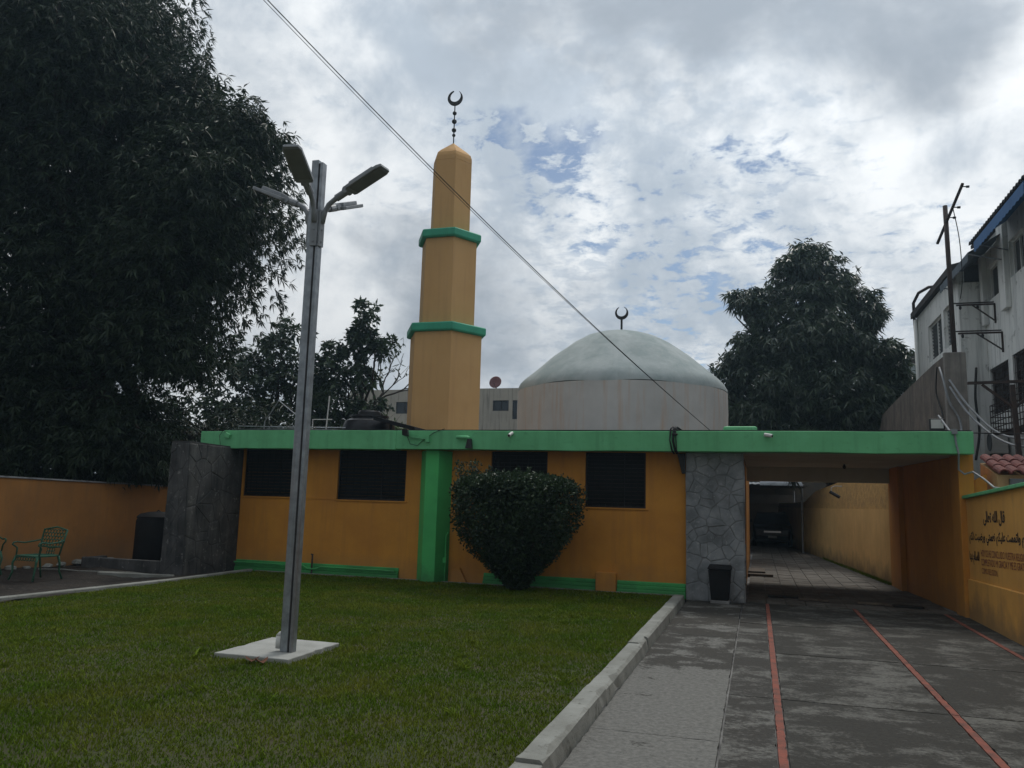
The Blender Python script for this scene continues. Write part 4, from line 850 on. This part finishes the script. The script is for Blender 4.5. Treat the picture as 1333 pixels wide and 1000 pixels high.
jb = thing('junction_box', 'small green junction box on the fascia at the left end', 'junction box', (-10.7, 14.58, 2.84))
ob('box', MB().box(-.06, .06, 14.54, 14.599, -.05, .05, Matrix.Translation((-10.70, 0, 2.85)) @ Matrix.Rotation(R(20), 4, 'Y')), m_grn, jb, bevel=.008)
ob('wire', MB().tube([(-10.74, 14.58, 2.88), (-10.82, 14.58, 2.97), (-10.9, 14.57, 2.85), (-10.86, 14.57, 2.63)], .006, 5), m_cable, jb)
def seccam(label, x, y, z, d):
    c = thing('security_camera', label, 'camera', (x, y, z), 0, 'security cameras on the building')
    d = Vector(d).normalized(); a = Vector((x, y, z))
    ob('mount', MB().tube([(x, y, z), (x, y-.04, z-.005)], .028, 10), m_white, c, smooth=True)
    b = a + Vector((0, -.06, -.01)); ob('body', MB().tube([tuple(b - d*.05), tuple(b + d*.09)], .032, 12), m_white, c, auto=True)
    ob('lens', MB().tube([tuple(b + d*.089), tuple(b + d*.097)], .022, 10), m_black, c)
seccam('small white security camera on the fascia left of the dome', -4.43, 14.598, 2.91, (-.2, -1, -.5))
seccam('small white security camera on the fascia over the driveway', .18, 14.598, 2.90, (.9, -.4, -.2))
cb = MB(); rnd = random.Random(12)
for i in range(6):
    x = -1.42 + rnd.uniform(-.05, .06); cb.tube([(x+.1, 15.0, 3.0), (x+.02, 14.7, 3.05), (x, 14.58, 3.0), (x+rnd.gauss(0, .02), 14.575, 2.8), (x+.02, 14.58, 2.62), (x+.05, 14.66, 2.56)], .010, 5)
cb.tube([(-1.44, 14.56, 2.9), (-1.34, 14.56, 2.9)], .02, 6)
tag(ob('cable_bundle', cb, m_cable, smooth=True), 'bundle of dark cables looped over the fascia above the stone pier', 'cables')
tag(ob('drain_shoe', MB().hexa([(-1.30, 14.93, 2.22), (-1.24, 14.93, 2.22), (-1.24, 14.985, 2.22), (-1.30, 14.985, 2.22), (-1.38, 14.90, 2.585), (-1.24, 14.90, 2.585), (-1.24, 14.985, 2.585), (-1.38, 14.985, 2.585)]), m_black, bevel=.006), 'dark tapering drain shoe under the fascia at the stone pier', 'drain')
f2 = thing('roof_floodlight', 'flat square floodlight with pale glass on the porch roof edge', 'floodlight', (2.95, 15.2, 2.95))
ob('housing', MB().box(2.83, 3.07, 15.18, 15.24, 3.0, 3.24), m_black, f2, bevel=.01); ob('glass', MB().box(2.855, 3.045, 15.174, 15.179, 3.07, 3.22), m_white, f2); ob('stand', MB().bar((2.95, 15.22, 2.92), (2.95, 15.22, 3.01), .04), m_black, f2)
tag(ob('wall_conduit', MB().tube([(3.0, 15.3, 3.3), (3.08, 14.9, 3.0), (3.08, 14.585, 2.99), (3.10, 14.585, 2.75), (3.13, 14.585, 2.6), (3.16, 14.8, 2.36), (3.22, 14.7, 2.28), (3.34, 14.7, 2.32), (3.42, 14.4, 2.2), (3.44, 13.9, 2.05), (3.40, 13.3, 2.02)], .016, 8).box(3.04, 3.12, 14.55, 14.598, 2.92, 3.0), m_steel_l, smooth=False), 'grey conduit dropping from the porch fascia to the lettered wall', 'conduit')
cl = thing('ceiling_lamp', 'small dark bulb holder under the porch ceiling', 'lamp holder', (1.75, 18.0, 2.6))
ob('rose', MB().lathe([(.09, 2.60), (.09, 2.614)], (1.75, 18.2, 0), 16), m_ceil, cl); ob('bulb', MB().lathe([(.015, 2.60), (.03, 2.56), (.035, 2.53), (.015, 2.50)], (1.75, 18.2, 0), 12), m_black, cl, smooth=True)
pc = thing('passage_camera', 'dark camera hanging from a bracket by the passage wall', 'camera', (2.1, 26, 2.4))
ob('bracket', MB().tube([(2.42, 26, 2.35), (2.2, 26, 2.35), (2.12, 26, 2.30), (2.12, 26, 2.15)], .014, 6), m_white, pc); ob('body', MB().tube([(2.08, 26, 2.18), (2.34, 25.9, 2.02)], .05, 10), m_black, pc)

# ------------------------------------------------------------------ overhead cable from the roof to the street
A, B = Vector((-.76, 16.0, 3.02)), Vector((-5.42, 7.66, 7.5))
for k, lb in ((0, 'upper strand of the overhead cable crossing the sky to the roof'), (1, 'lower strand of the overhead cable crossing the sky to the roof')):
    pts = []
    for i in range(41):
        t = i/40*1.9; p = A.lerp(B, t); p.z += -.62*t*(1.9-t) + .45*t - (.012*k + .05*k*math.sin(t*1.65)**2 if k else 0); p.x += .01*k
        pts.append(p)
    tag(ob('overhead_cable', MB().tube(pts, .0065 if k == 0 else .004, 5), m_cable, smooth=True), lb, 'cable', 'overhead cables')

# ------------------------------------------------------------------ neighbours on the right
m_nb = M('stained_white_wall', (.80, .82, .80), (.68, .70, .69), .7, .9, .25, 22, streak=(.30, .32, .32), streak_amt=.7, spots=(.20, .21, .20), spot_amt=.65)  # white base raised to make up for veiling glare; stains are its own
m_nbd = M('old_roof_edge', (.06, .05, .045), (.035, .03, .03), 3, .9, .4, 20)
m_bluea = M('blue_awning_cloth', (.035, .14, .34), (.03, .11, .27), 1.5, .7, .05)
m_greya = M('grey_awning_sheet', (.10, .13, .16), (.07, .09, .11), 1.5, .7, .05)
m_glass = M('dark_glass', (.02, .024, .028), (.03, .035, .04), 2, .15, 0)
m_lou = M('grey_louvre', (.16, .18, .19), (.09, .10, .11), 3, .5, 0)
nb = thing('apartment_building', 'stained white two storey building with blue awnings behind the right hand wall', 'building', (8, 22, 0))
X1, X2 = 5.30, 5.93
fw = [(26.0, 27.95, 6.35, 7.5), (24.45, 25.7, 6.35, 7.52)]
ob('far_wall', wall_holes(24.0, 29.8, -.05, 8.2, fw, lambda u, v, d: (X1 + d, u, v), .2), m_nb, nb)
ob('end_wall', MB().box(X1+.001, X2-.001, 23.85, 23.995, -.05, 7.85), m_nb, nb)
nw = [(22.12, 23.5, 7.2, 8.1), (20.4, 21.5, 7.3, 8.2), (22.1, 23.75, 4.2, 5.42), (20.3, 21.75, 4.2, 5.45), (18.2, 19.4, 7.3, 8.2)]
ob('near_wall', wall_holes(12.0, 23.84, -.05, 8.8, nw, lambda u, v, d: (X2 + d, u, v), .2), m_nb, nb)
ob('side_wall', MB().box(X1+.21, 11, 29.6, 29.8, -.05, 8.2).box(X2+.21, 11, 12.0, 12.2, -.05, 8.8), m_nb, nb)
ob('rear_wall', MB().box(10.8, 11, 12.21, 29.59, -.05, 8.9), m_inner, nb)
ob('upper_floor', MB().box(X2+.21, 10.79, 12.21, 29.59, 3.3, 3.5).box(X2+.21, 10.79, 12.21, 29.59, 5.9, 6.1), m_inner, nb)
def louvre(X, a, b, c, d, mat, bars=None, n=10):
    w = ob('window', MB().box(X+.08, X+.13, a, a+.05, c, d).box(X+.08, X+.13, b-.05, b, c, d).box(X+.08, X+.13, a+.05, b-.05, c, c+.05).box(X+.08, X+.13, a+.05, b-.05, d-.05, d).box(X+.08, X+.13, (a+b)/2-.02, (a+b)/2+.02, c+.05, d-.05), m_nb if bars is None else m_black, nb)
    me = MB().box(-.05, .05, a+.051, b-.051, -.004, .004, Matrix.Rotation(R(55), 4, 'Y')).mesh('slat') if n else None
    for i in range(n):
        o = ob('slat', me, mat, w); o.location = (X+.13, 0, c+.09 + (d-c-.18)*i/(n-1))
    if not n: ob('pane', MB().box(X+.135, X+.14, a+.051, b-.051, c+.051, d-.051), m_glass, w)
    if bars:
        g_ = MB(); y = a+.06
        while y < b-.03: g_.tube([(X+.03, y, c+.01), (X+.03, y, d-.01)], .009, 5); y += .12
        for z in np.linspace(c+.06, d-.06, 4): g_.bar((X+.03, a+.003, z), (X+.03, b-.003, z), .012)
        ob('bars', g_, m_rust, w)
for q in fw: louvre(X1, *q, m_lou)
louvre(X2, *nw[0], m_lou, n=0); louvre(X2, *nw[1], m_lou, n=0); louvre(X2, *nw[4], m_lou, n=0)
louvre(X2, *nw[2], m_lou, True, 8); louvre(X2, *nw[3], m_lou, True, 8)
for a, b in ((21.55, 22.05), (23.52, 23.8)): ob('pilaster', MB().box(X2-.12, X2-.001, a, b, 6.6, 8.78), m_nb, nb, bevel=.01)
# roofs
ob('roof', MB().hexa([(X1-.14, 24.05, 8.22), (11.2, 24.05, 9.7), (11.2, 30.0, 9.7), (X1-.14, 30.0, 8.22), (X1-.14, 24.05, 8.42), (11.2, 24.05, 9.9), (11.2, 30.0, 9.9), (X1-.14, 30.0, 8.42)]), m_nbd, nb)
rf = ob('roof', MB().hexa([(X2-.22, 12, 8.82), (11.2, 12, 10.7), (11.2, 24.04, 10.7), (X2-.22, 24.04, 8.82), (X2-.22, 12, 8.92), (11.2, 12, 10.8), (11.2, 24.04, 10.8), (X2-.22, 24.04, 8.92)]), m_nbd, nb)
mt_ = MB()
pr = [(.0, 0)]
tp = [(math.cos(a)*.09, math.sin(a)*.09) for a in np.linspace(0, math.pi, 7)] + [(math.cos(a)*.07, math.sin(a)*.07) for a in np.linspace(math.pi, 0, 7)]
mt_.prism(tp, lambda u, v, d: (d*1.0, u, v + d*.36), -.05, 1.4); me = mt_.mesh('roof_tile')
y = 12.1
while y < 23.95:
    o = ob('roof_tile', me, m_nbd, rf); o.location = (X2-.24, y, 8.92); y += .21
def awning(a, b, zt, zb, xo, mat, val):
    m_ = MB().hexa([(X2-.02, a, zt-.02), (X2-.02, b, zt-.02), (X2-xo, b, zb-.02), (X2-xo, a, zb-.02), (X2-.02, a, zt), (X2-.02, b, zt), (X2-xo, b, zb), (X2-xo, a, zb)])
    aw = ob('awning', m_, mat, nb); n = 16; v_ = MB()
    for i in range(n):
        y0, y1 = a+(b-a)*i/n, a+(b-a)*(i+1)/n; v_.prism([(y0, zb-.022), (y1, zb-.022), (y1, zb-val), ((y0+y1)/2, zb-val-.04), (y0, zb-val)], lambda u, v, d: (d, u, v), X2-xo-.004, X2-xo+.004)
    ob('valance', v_, mat, aw)
    for yy in (a, b): ob('stay', MB().bar((X2-.02, yy, zb-.25), (X2-xo+.01, yy, zb-.05), .025), m_steel, aw)
awning(21.7, 24.9, 8.55, 8.05, .85, m_greya, .2)
awning(17.6, 21.5, 8.75, 8.25, .75, m_bluea, .24)
g_ = MB()
for zz in np.linspace(3.55, 4.25, 6):
    g_.tube([(X2-.01, 19.5, zz), (5.45, 19.5, zz), (5.45, 22.0, zz), (X2-.01, 22.0, zz)], .012, 5)
for yy in np.linspace(19.5, 22.0, 13): g_.tube([(5.45, yy, 3.55), (5.45, yy, 4.25)], .010, 5); g_.tube([(5.45, yy, 3.55), (X2-.01, yy, 3.55)], .010, 5)
ob('window_cage', g_, m_rust, nb)
ob('vent_pipe', MB().tube([(X1-.05, 29.7, 7.6), (X1-.08, 29.7, 8.3), (X1-.1, 29.6, 8.7), (X1, 29.2, 8.95), (X1+.2, 28.6, 8.98), (X1+.45, 28.2, 8.9), (X1+.5, 28.0, 8.7)], .05, 8), m_rust, nb, smooth=True)
ob('down_pipe', MB().tube([(X1-.07, 29.55, 0), (X1-.07, 29.55, 8.1)], .06, 8), m_nb, nb, smooth=True)
ac = thing('air_conditioner', 'grey air conditioner unit on brackets on the stained white wall', 'air conditioner', (5.7, 23, 3.1))
ob('casing', MB().box(5.55, 5.88, 22.3, 23.1, 3.12, 3.72), m_white, ac, bevel=.02)
ob('fan_grille', MB().lathe([(.22, 0), (.22, .012), (.19, .012), (.19, .004)], (0, 0, 0), 20), m_lou, ac); bpy.context.view_layer.update()
ac.children[-1].matrix_parent_inverse = Matrix.Translation((-5.7, -23, -3.1)) @ Matrix.Translation((5.549, 22.6, 3.42)) @ Matrix.Rotation(R(-90), 4, 'Y')
for yy in (22.4, 23.0): ob('bracket', MB().bar((5.5, yy, 3.09), (X2-.01, yy, 3.09), .04), m_rust, ac)
for (y0, z0, lb, Ln) in ((22.9, 7.0, 'upper rusty iron bracket on the stained white wall', .9), (22.4, 6.15, 'lower rusty iron bracket with hanging insulators on the stained white wall', 1.0)):
    b = thing('wall_bracket', lb, 'bracket', (X2, y0, z0), 0, 'iron brackets on the white wall')
    ob('arm', MB().bar((X2-.005, y0, z0), (X2-Ln, y0, z0), .04).bar((X2-.005, y0+.12, z0+.08), (X2-Ln*1.1, y0+.12, z0+.08), .03), m_rust, b); ob('strut', MB().bar((X2-.01, y0, z0-.45), (X2-Ln*.6, y0, z0), .03).bar((X2-.02, y0, z0-.5), (X2-.02, y0, z0), .04), m_rust, b)
    for q in (.45, .9): ob('insulator', MB().lathe([(.02, 0), (.035, -.03), (.03, -.08), (.01, -.1)], (X2-Ln*q, y0, z0-.02), 8), m_black, b, smooth=True)

# pebble dashed boundary wall with pole
cw = thing('pebbledash_wall', 'tall rough brown grey pebbledash wall rising above the porch roof', 'wall', (4.1, 23, 0))
m_peb = M('pebbledash', (.23, .195, .165), (.13, .115, .10), 2.0, .95, 1.0, 55, streak=(.06, .06, .06), streak_amt=.8, pebble=True, bdist=.03)
mb = MB(); top = [(19.1, 5.0), (20.2, 5.0), (22.0, 4.95), (25, 4.86), (28.2, 4.72), (29.0, 4.2)]
for (a, za), (b, zb) in zip(top, top[1:]): mb.hexa([(3.9, a, -.05), (4.27, a, -.05), (4.27, b, -.05), (3.9, b, -.05), (3.9, a, za), (4.27, a, za), (4.27, b, zb), (3.9, b, zb)])
ob('wall_body', mb, m_peb, cw)
ob('wall_end', MB().box(3.88, 4.30, 18.95, 19.095, -.05, 5.06), M('bare_cement', (.27, .255, .235), (.16, .15, .14), 2, .95, .4, 20, streak=(.08, .08, .08), streak_amt=.7), cw, bevel=.02)
po = thing('service_pole', 'thin rusty service pole with slanting crossbar standing on the pebbledash wall', 'pole', (4.12, 19.3, 5))
ob('mast', MB().tube([(4.16, 19.3, 4.9), (4.12, 19.3, 8.45)], .05, 8), m_rust, po, smooth=True)
cbr = ob('crossbar', MB().bar((4.02, 19.75, 7.72), (4.30, 18.45, 8.62), .05, .04), m_rust, po)
for t in (.45, .62, .95):
    p = Vector((4.02, 19.75, 7.72)).lerp(Vector((4.30, 18.45, 8.62)), t); ob('insulator', MB().tube([(p.x, p.y, p.z), (p.x+.12, p.y, p.z-.01)], .012, 6).tube([(p.x+.09, p.y, p.z-.01), (p.x+.15, p.y, p.z-.012)], .028, 8), m_black, po)
def cable(label, pts, r_=.012, mat=m_cable):
    P = [Vector(p) for p in pts]; out = []
    for i in range(len(P)-1):
        p0, p1, p2, p3 = P[max(i-1, 0)], P[i], P[i+1], P[min(i+2, len(P)-1)]
        for k in range(6):
            t = k/6; out.append(.5*((2*p1) + (p2-p0)*t + (2*p0-5*p1+4*p2-p3)*t*t + (3*p1-p0-3*p2+p3)*t**3))
    out.append(P[-1]); return tag(ob('cable', MB().tube(out, r_, 6), mat, smooth=True), label, 'cable', 'service cables at the pebbledash wall')
cable('thin cable hanging from the pole crossbar down to the white building', [(4.2, 18.95, 8.25), (4.35, 19.2, 7.6), (4.5, 19.8, 6.9), (4.6, 20.5, 6.6)], .01)
cable('black looped cable hanging on the face of the pebbledash wall', [(3.86, 19.6, 4.85), (3.84, 19.7, 4.3), (3.86, 19.3, 3.8), (3.84, 19.15, 3.4), (3.86, 19.35, 3.05), (3.7, 18.9, 2.98)], .016)
cable('thick grey cable curving down the end of the pebbledash wall to the fascia', [(3.87, 19.4, 4.8), (3.86, 19.05, 4.5), (3.92, 18.9, 4.0), (4.1, 18.9, 3.6), (4.05, 18.6, 3.25), (3.6, 17.2, 3.05), (3.1, 15.3, 2.98)], .024, m_steel_l)
cable('upper grey cable sagging from the pebbledash wall towards the steel frame', [(3.95, 18.9, 4.45), (4.2, 18.3, 3.75), (4.6, 17.6, 3.15), (5.3, 16.5, 3.0)], .022, m_steel_l)
cable('lower grey cable sagging from the pebbledash wall towards the steel frame', [(3.95, 18.9, 4.3), (4.2, 18.2, 3.55), (4.6, 17.2, 2.95), (5.3, 16.0, 2.85)], .022, m_steel_l)
cable('thin dark cable running straight from the fascia to the right', [(3.3, 14.8, 2.96), (4.4, 14.9, 2.95), (6.0, 15.0, 2.9)], .011)
cable('drooping dark cable on the lower white wall beside the air conditioner', [(5.2, 22.0, 5.2), (5.1, 21.8, 4.4), (5.1, 21.6, 3.6), (4.9, 21.2, 2.9)], .03)

# steel Y-frame and tiled pier top
sf = thing('steel_frame', 'black steel post with horizontal beam and two diagonal braces above the tiled pier', 'frame', (4.62, 17, 2.3))
ob('beam', MB().bar((3.86, 17.0, 4.10), (5.6, 17.0, 4.14), .07, .05), m_rust, sf); ob('post', MB().bar((4.66, 17.0, 2.2), (4.60, 17.0, 4.06), .085, .08), m_rust, sf)
ob('brace', MB().bar((4.10, 17.0, 4.07), (4.61, 17.0, 3.62), .055, .04), m_rust, sf); ob('brace', MB().bar((5.15, 17.0, 4.09), (4.61, 17.0, 3.62), .055, .04), m_rust, sf)
tr_ = thing('tiled_pier', 'mustard wall pier with red clay tile capping behind the lettered wall', 'pier', (4, 14.8, 0))
ob('body', MB().hexa([(3.70, 14.75, -.05), (5.3, 14.75, -.05), (5.3, 15.75, -.05), (3.70, 15.75, -.05), (3.70, 14.75, 2.28), (5.3, 14.75, 2.28), (5.3, 15.75, 2.52), (3.70, 15.75, 2.52)]), M('pale_mustard', (.60, .40, .20), (.48, .31, .16), 2, .9, .3, 30, streak=(.3, .2, .12), streak_amt=.5), tr_)
ob('low_body', MB().hexa([(3.52, 13.0, -.05), (4.6, 13.0, -.05), (3.7, 13.0, -.05), (3.7, 14.74, -.05), (3.52, 14.74, -.05), (3.52, 13.0, 1.9), (3.7, 13.0, 1.9), (3.7, 14.74, 1.95), (3.52, 14.74, 1.95)]), m_yel, tr_)
ob('infill', MB().hexa([(3.42, 14.96, -.05), (3.6, 14.96, -.05), (3.6, 17.0, -.05), (3.42, 17.0, -.05), (3.42, 14.96, 2.2), (3.6, 14.96, 2.3), (3.6, 17.0, 2.1), (3.42, 17.0, 2.1)]), m_yel, tr_)
m_ct = M('red_clay_tile', (.16, .042, .034), (.10, .03, .028), 7, .8, .2, 40, island=.2)
tp = [(math.cos(a)*.085, math.sin(a)*.075) for a in np.linspace(0, math.pi, 8)] + [(math.cos(a)*.066, math.sin(a)*.056) for a in np.linspace(math.pi, 0, 8)]
me = MB().prism(tp, lambda u, v, d: (u, d, v + d*.24), 0, .42).mesh('clay_tile')
for j in range(3):
    for i in range(10):
        o = ob('clay_tile', me, m_ct, tr_); o.location = (3.78 + i*.172, 14.62 + j*.37, 2.29 + j*.105 + random.uniform(0, .008)); o.rotation_euler.z = random.gauss(0, .02)
tag(ob('meter_box', MB().box(3.86, 4.30, 14.66, 14.748, 1.95, 2.22), m_lou, bevel=.01), 'grey meter box on the pale pier under the red tile capping', 'meter box')
fr_ = thing('small_ladder', 'small black iron ladder rack leaning behind the porch corner', 'ladder', (3.75, 17.6, 2.3))
ob('rails', MB().bar((3.62, 17.2, 2.1), (3.55, 17.2, 2.75), .03).bar((3.85, 17.2, 2.1), (3.62, 17.2, 2.75), .03), m_rust, fr_)
for k in range(3): ob('rung', MB().bar((3.61-.02*k, 17.19, 2.22+.17*k), (3.81-.06*k, 17.19, 2.24+.17*k), .02), m_rust, fr_)

# ------------------------------------------------------------------ far buildings
fh = thing('flat_roofed_house', 'pale house with dark roof band between the right tree and the white building', 'building', (7.5, 47, 0))
ob('wall', MB().box(6.1, 10, 45, 52, -.05, 9.2), M('pale_blue_wall', (.42, .47, .48), (.33, .38, .40), .8, .9, .2, 10, streak=(.2, .22, .22), streak_amt=.5), fh); ob('roof_band', MB().box(5.9, 10.2, 44.8, 52.2, 9.201, 9.7), m_nbd, fh)
ob('window', MB().box(6.5, 7.6, 44.94, 44.99, 6.0, 7.4), m_glass, fh); ob('corner_column', MB().tube([(5.8, 43.6, -.05), (5.8, 43.6, 8.0)], .45, 16), M('pale_column', (.45, .48, .48), None, 1, .9, .1), fh, smooth=True)
bb = thing('apartment_block', 'long beige weathered block far behind between minaret and dome', 'building', (-20, 53, 0))
m_bb = M('beige_weathered', (.46, .42, .35), (.36, .33, .28), .5, .9, .2, 8, streak=(.14, .13, .11), streak_amt=.8)
holes = [(-16.55, -15.45, 7.45, 8.15), (-15.2, -14.4, 6.9, 8.15), (-20.0, -18.8, 7.3, 8.1), (-23.5, -22.3, 7.3, 8.1), (-16.5, -15.4, 4.6, 5.6)]
ob('wall', wall_holes(-27, -9, -.05, 8.95, holes, lambda u, v, d: (u, 50+d, v), .3), m_bb, bb); ob('roof', MB().box(-27, -9, 50.31, 58, 8.5, 8.8), m_roof, bb); ob('rear', MB().box(-27, -9, 57, 57.9, -.05, 8.49), m_inner, bb)
for a, b, c, d in holes:
    w = ob('window', MB().box(a, b, 50.1, 50.16, c, c+.07).box(a, b, 50.1, 50.16, d-.07, d).box(a, a+.07, 50.1, 50.16, c+.07, d-.07).box(b-.07, b, 50.1, 50.16, c+.07, d-.07).box((a+b)/2-.04, (a+b)/2+.04, 50.1, 50.16, c+.07, d-.07), m_black, bb)
    for s_ in (0, 1): ob('pane', MB().box(a+.07+s_*((b-a)/2), a+(b-a)/2-.04+s_*((b-a)/2-.03), 50.12, 50.14, c+.07, d-.07), m_glass, w)
ds = thing('satellite_dish', 'dull red satellite dish on the roof of the beige block', 'satellite dish', (-16.4, 50.3, 8.9))
mdish = Matrix.Translation((-16.45, 50.2, 9.35)) @ Matrix.Rotation(R(75), 4, 'X')
dp = [(.001, .0)] + [(.42*i/6, .10*(i/6)**2) for i in range(1, 7)]
dmb = MB().lathe(dp + [(.40, .11), (.2, .045), (.001, .02)], (0, 0, 0), 24); dmb.v = [tuple(mdish @ Vector(p)) for p in dmb.v]
ob('reflector', dmb, M('dull_red', (.20, .07, .06), (.14, .05, .05), 4, .7, 0), ds, smooth=True); ob('mast', MB().tube([(-16.45, 50.35, 8.7), (-16.45, 50.3, 9.35)], .04, 6).tube([(-16.45, 50.2, 9.0), (-16.45, 49.75, 9.3)], .02, 5), m_rust, ds)
tag(ob('rooftop_tank', MB().lathe([(.55, 8.8), (.56, 9.5), (.4, 9.7), (.15, 9.75)], (-19.6, 51.5, 0), 20), m_tank, auto=True), 'small black tank on the roof of the beige block', 'water tank')

# ------------------------------------------------------------------ covered yard at the end of the passage
gr = thing('yard_shelter', 'dark covered yard shelter with corrugated sheet roof at the passage end', 'shelter', (0, 38, 0))
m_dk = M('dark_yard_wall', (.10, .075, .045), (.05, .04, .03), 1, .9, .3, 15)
ob('back_wall', MB().box(-5.0, 4.0, 45.5, 45.8, -.05, 3.2), m_dk, gr); ob('left_side', MB().box(-5.2, -5.0, 28.1, 45.8, -.05, 3.2), m_dk, gr)
ob('lintel_band', MB().box(-1.5, 1.9, 45.3, 45.49, 1.9, 2.35), M('lintel', (.12, .10, .08), None, 2, .9, .2), gr)
mb = MB(); n = 60
for j, (yy, zz) in enumerate(((32.2, 2.52), (46.0, 3.0))):
    for i in range(n+1): mb.v.append((-5.2 + 7.0*i/n, yy, zz + (.03 if i % 2 else 0)))
mb.f = [(i, i+1, n+2+i, n+1+i) for i in range(n)]
sh = ob('roof_sheet', mb, M('weathered_sheet', (.10, .12, .13), (.05, .06, .065), 1.2, .6, .1), gr, fix=False)
sol = sh.modifiers.new('thick', 'SOLIDIFY'); sol.thickness = .012
ob('translucent_sheet', MB().hexa([(.1, 31.2, 2.46), (1.6, 31.2, 2.46), (1.6, 33.0, 2.75), (.1, 33.0, 2.75), (.1, 31.2, 2.47), (1.6, 31.2, 2.47), (1.6, 33.0, 2.76), (.1, 33.0, 2.76)]), M('blue_plastic_sheet', (.22, .30, .38), (.14, .20, .26), 2, .4, .0, trans=.5), gr)
for yy, zz in ((32.3, 2.44), (36.5, 2.6), (41, 2.75)): ob('rafter', MB().bar((-5, yy, zz), (1.7, yy, zz), .06, .06), m_rust, gr)
for (x, y) in ((1.6, 32.3), (1.55, 38.0), (-.45, 32.3)): ob('post', MB().tube([(x, y, -.03), (x, y, 2.45)], .04, 8), m_steel, gr)
for x in (-.4, .2, .9): ob('hanging_wire', MB().tube([(x, 31.3, 2.5), (x+.4, 31.2, 2.30), (x+.9, 31.3, 2.5)], .008, 5), m_cable, gr)

car = thing('parked_car', 'dark parked hatchback seen head on in the shade at the passage end', 'car', (.6, 40, 0))
m_car = M('dark_car_paint', (.035, .035, .04), (.03, .03, .034), 2, .25, 0, spec=.6)
m_chr = M('bright_metal', (.6, .6, .6), None, 3, .2, 0, metal=1.0)
secs = [(37.0, .66, .28, .70, .70, .66), (37.06, .76, .22, .82, .80, .74), (37.6, .80, .2, .92, .88, .78), (38.3, .82, .2, .98, .96, .78), (39.0, .82, .2, 1.0, 1.42, .62), (39.7, .82, .2, 1.0, 1.47, .60), (40.4, .82, .2, 1.0, 1.42, .60), (40.8, .81, .22, 1.0, 1.02, .72), (40.95, .72, .3, .85, .86, .66)]
mb = MB()
for (yy, w, zb, zs, zt, wt_) in secs: mb.v += [(.6-w*.9, yy, zb), (.6-w, yy, zb+.15), (.6-w, yy, zs-.1), (.6-w*.96, yy, zs), (.6-wt_, yy, zt), (.6+wt_, yy, zt), (.6+w*.96, yy, zs), (.6+w, yy, zs-.1), (.6+w, yy, zb+.15), (.6+w*.9, yy, zb)]
for i in range(len(secs)-1): mb.f += [(i*10+j, i*10+(j+1) % 10, i*10+10+(j+1) % 10, i*10+10+j) for j in range(10)]
mb.f += [tuple(range(10)), tuple((len(secs)-1)*10+j for j in range(10))]
body = ob('body', mb, m_car, car, bevel=.03)
ob('windscreen', MB().quad((-.02, 38.36, 1.02), (1.22, 38.36, 1.02), (1.12, 38.93, 1.375), (.08, 38.93, 1.375)), m_glass, car)
for s_ in (-1, 1):
    ob('headlight', MB().hexa([(.6+s_*.48, 37.02, .60), (.6+s_*.72, 37.06, .60), (.6+s_*.74, 37.3, .62), (.6+s_*.48, 37.2, .62), (.6+s_*.50, 37.03, .72), (.6+s_*.70, 37.08, .74), (.6+s_*.74, 37.3, .76), (.6+s_*.5, 37.2, .74)]), m_lens, car)
    ob('mirror', MB().box(.6+s_*.92-.08, .6+s_*.92+.08, 38.55, 38.63, 1.0, 1.12), m_chr if s_ > 0 else m_car, car, bevel=.02)
    for yy in (37.75, 40.2):
        wh = ob('wheel', MB().tube([(.6+s_*.66, yy, .29), (.6+s_*.83, yy, .29)], .29, 20), m_plastic, car, auto=True); ob('rim', MB().tube([(.6+s_*.825, yy, .29), (.6+s_*.84, yy, .29)], .18, 16), m_chr, wh)
ob('grille', MB().box(.25, .95, 36.97, 37.0, .60, .68), m_chr, car); ob('bumper', MB().box(-.1, 1.3, 36.93, 37.02, .3, .48), m_plastic, car, bevel=.03); ob('number_plate', MB().box(.42, .78, 36.91, 36.929, .38, .46), m_white, car)

# ------------------------------------------------------------------ thin haze volume, added to stand in for lens glare
hz = bpy.data.materials.new('haze'); hz.use_nodes = True; nt = hz.node_tree; nt.nodes.clear()
vo = nt.nodes.new('ShaderNodeVolumePrincipled'); mo = nt.nodes.new('ShaderNodeOutputMaterial'); nt.links.new(vo.outputs[0], mo.inputs['Volume'])
vo.inputs['Color'].default_value = (.55, .80, 1.0, 1); vo.inputs['Density'].default_value = .0010; vo.inputs['Anisotropy'].default_value = .55
tag(ob('haze', MB().box(-430, 430, -330, 730, -1.06, 19.5), hz), 'thin pale haze added over the whole yard in place of lens glare', 'haze', kind='stuff')
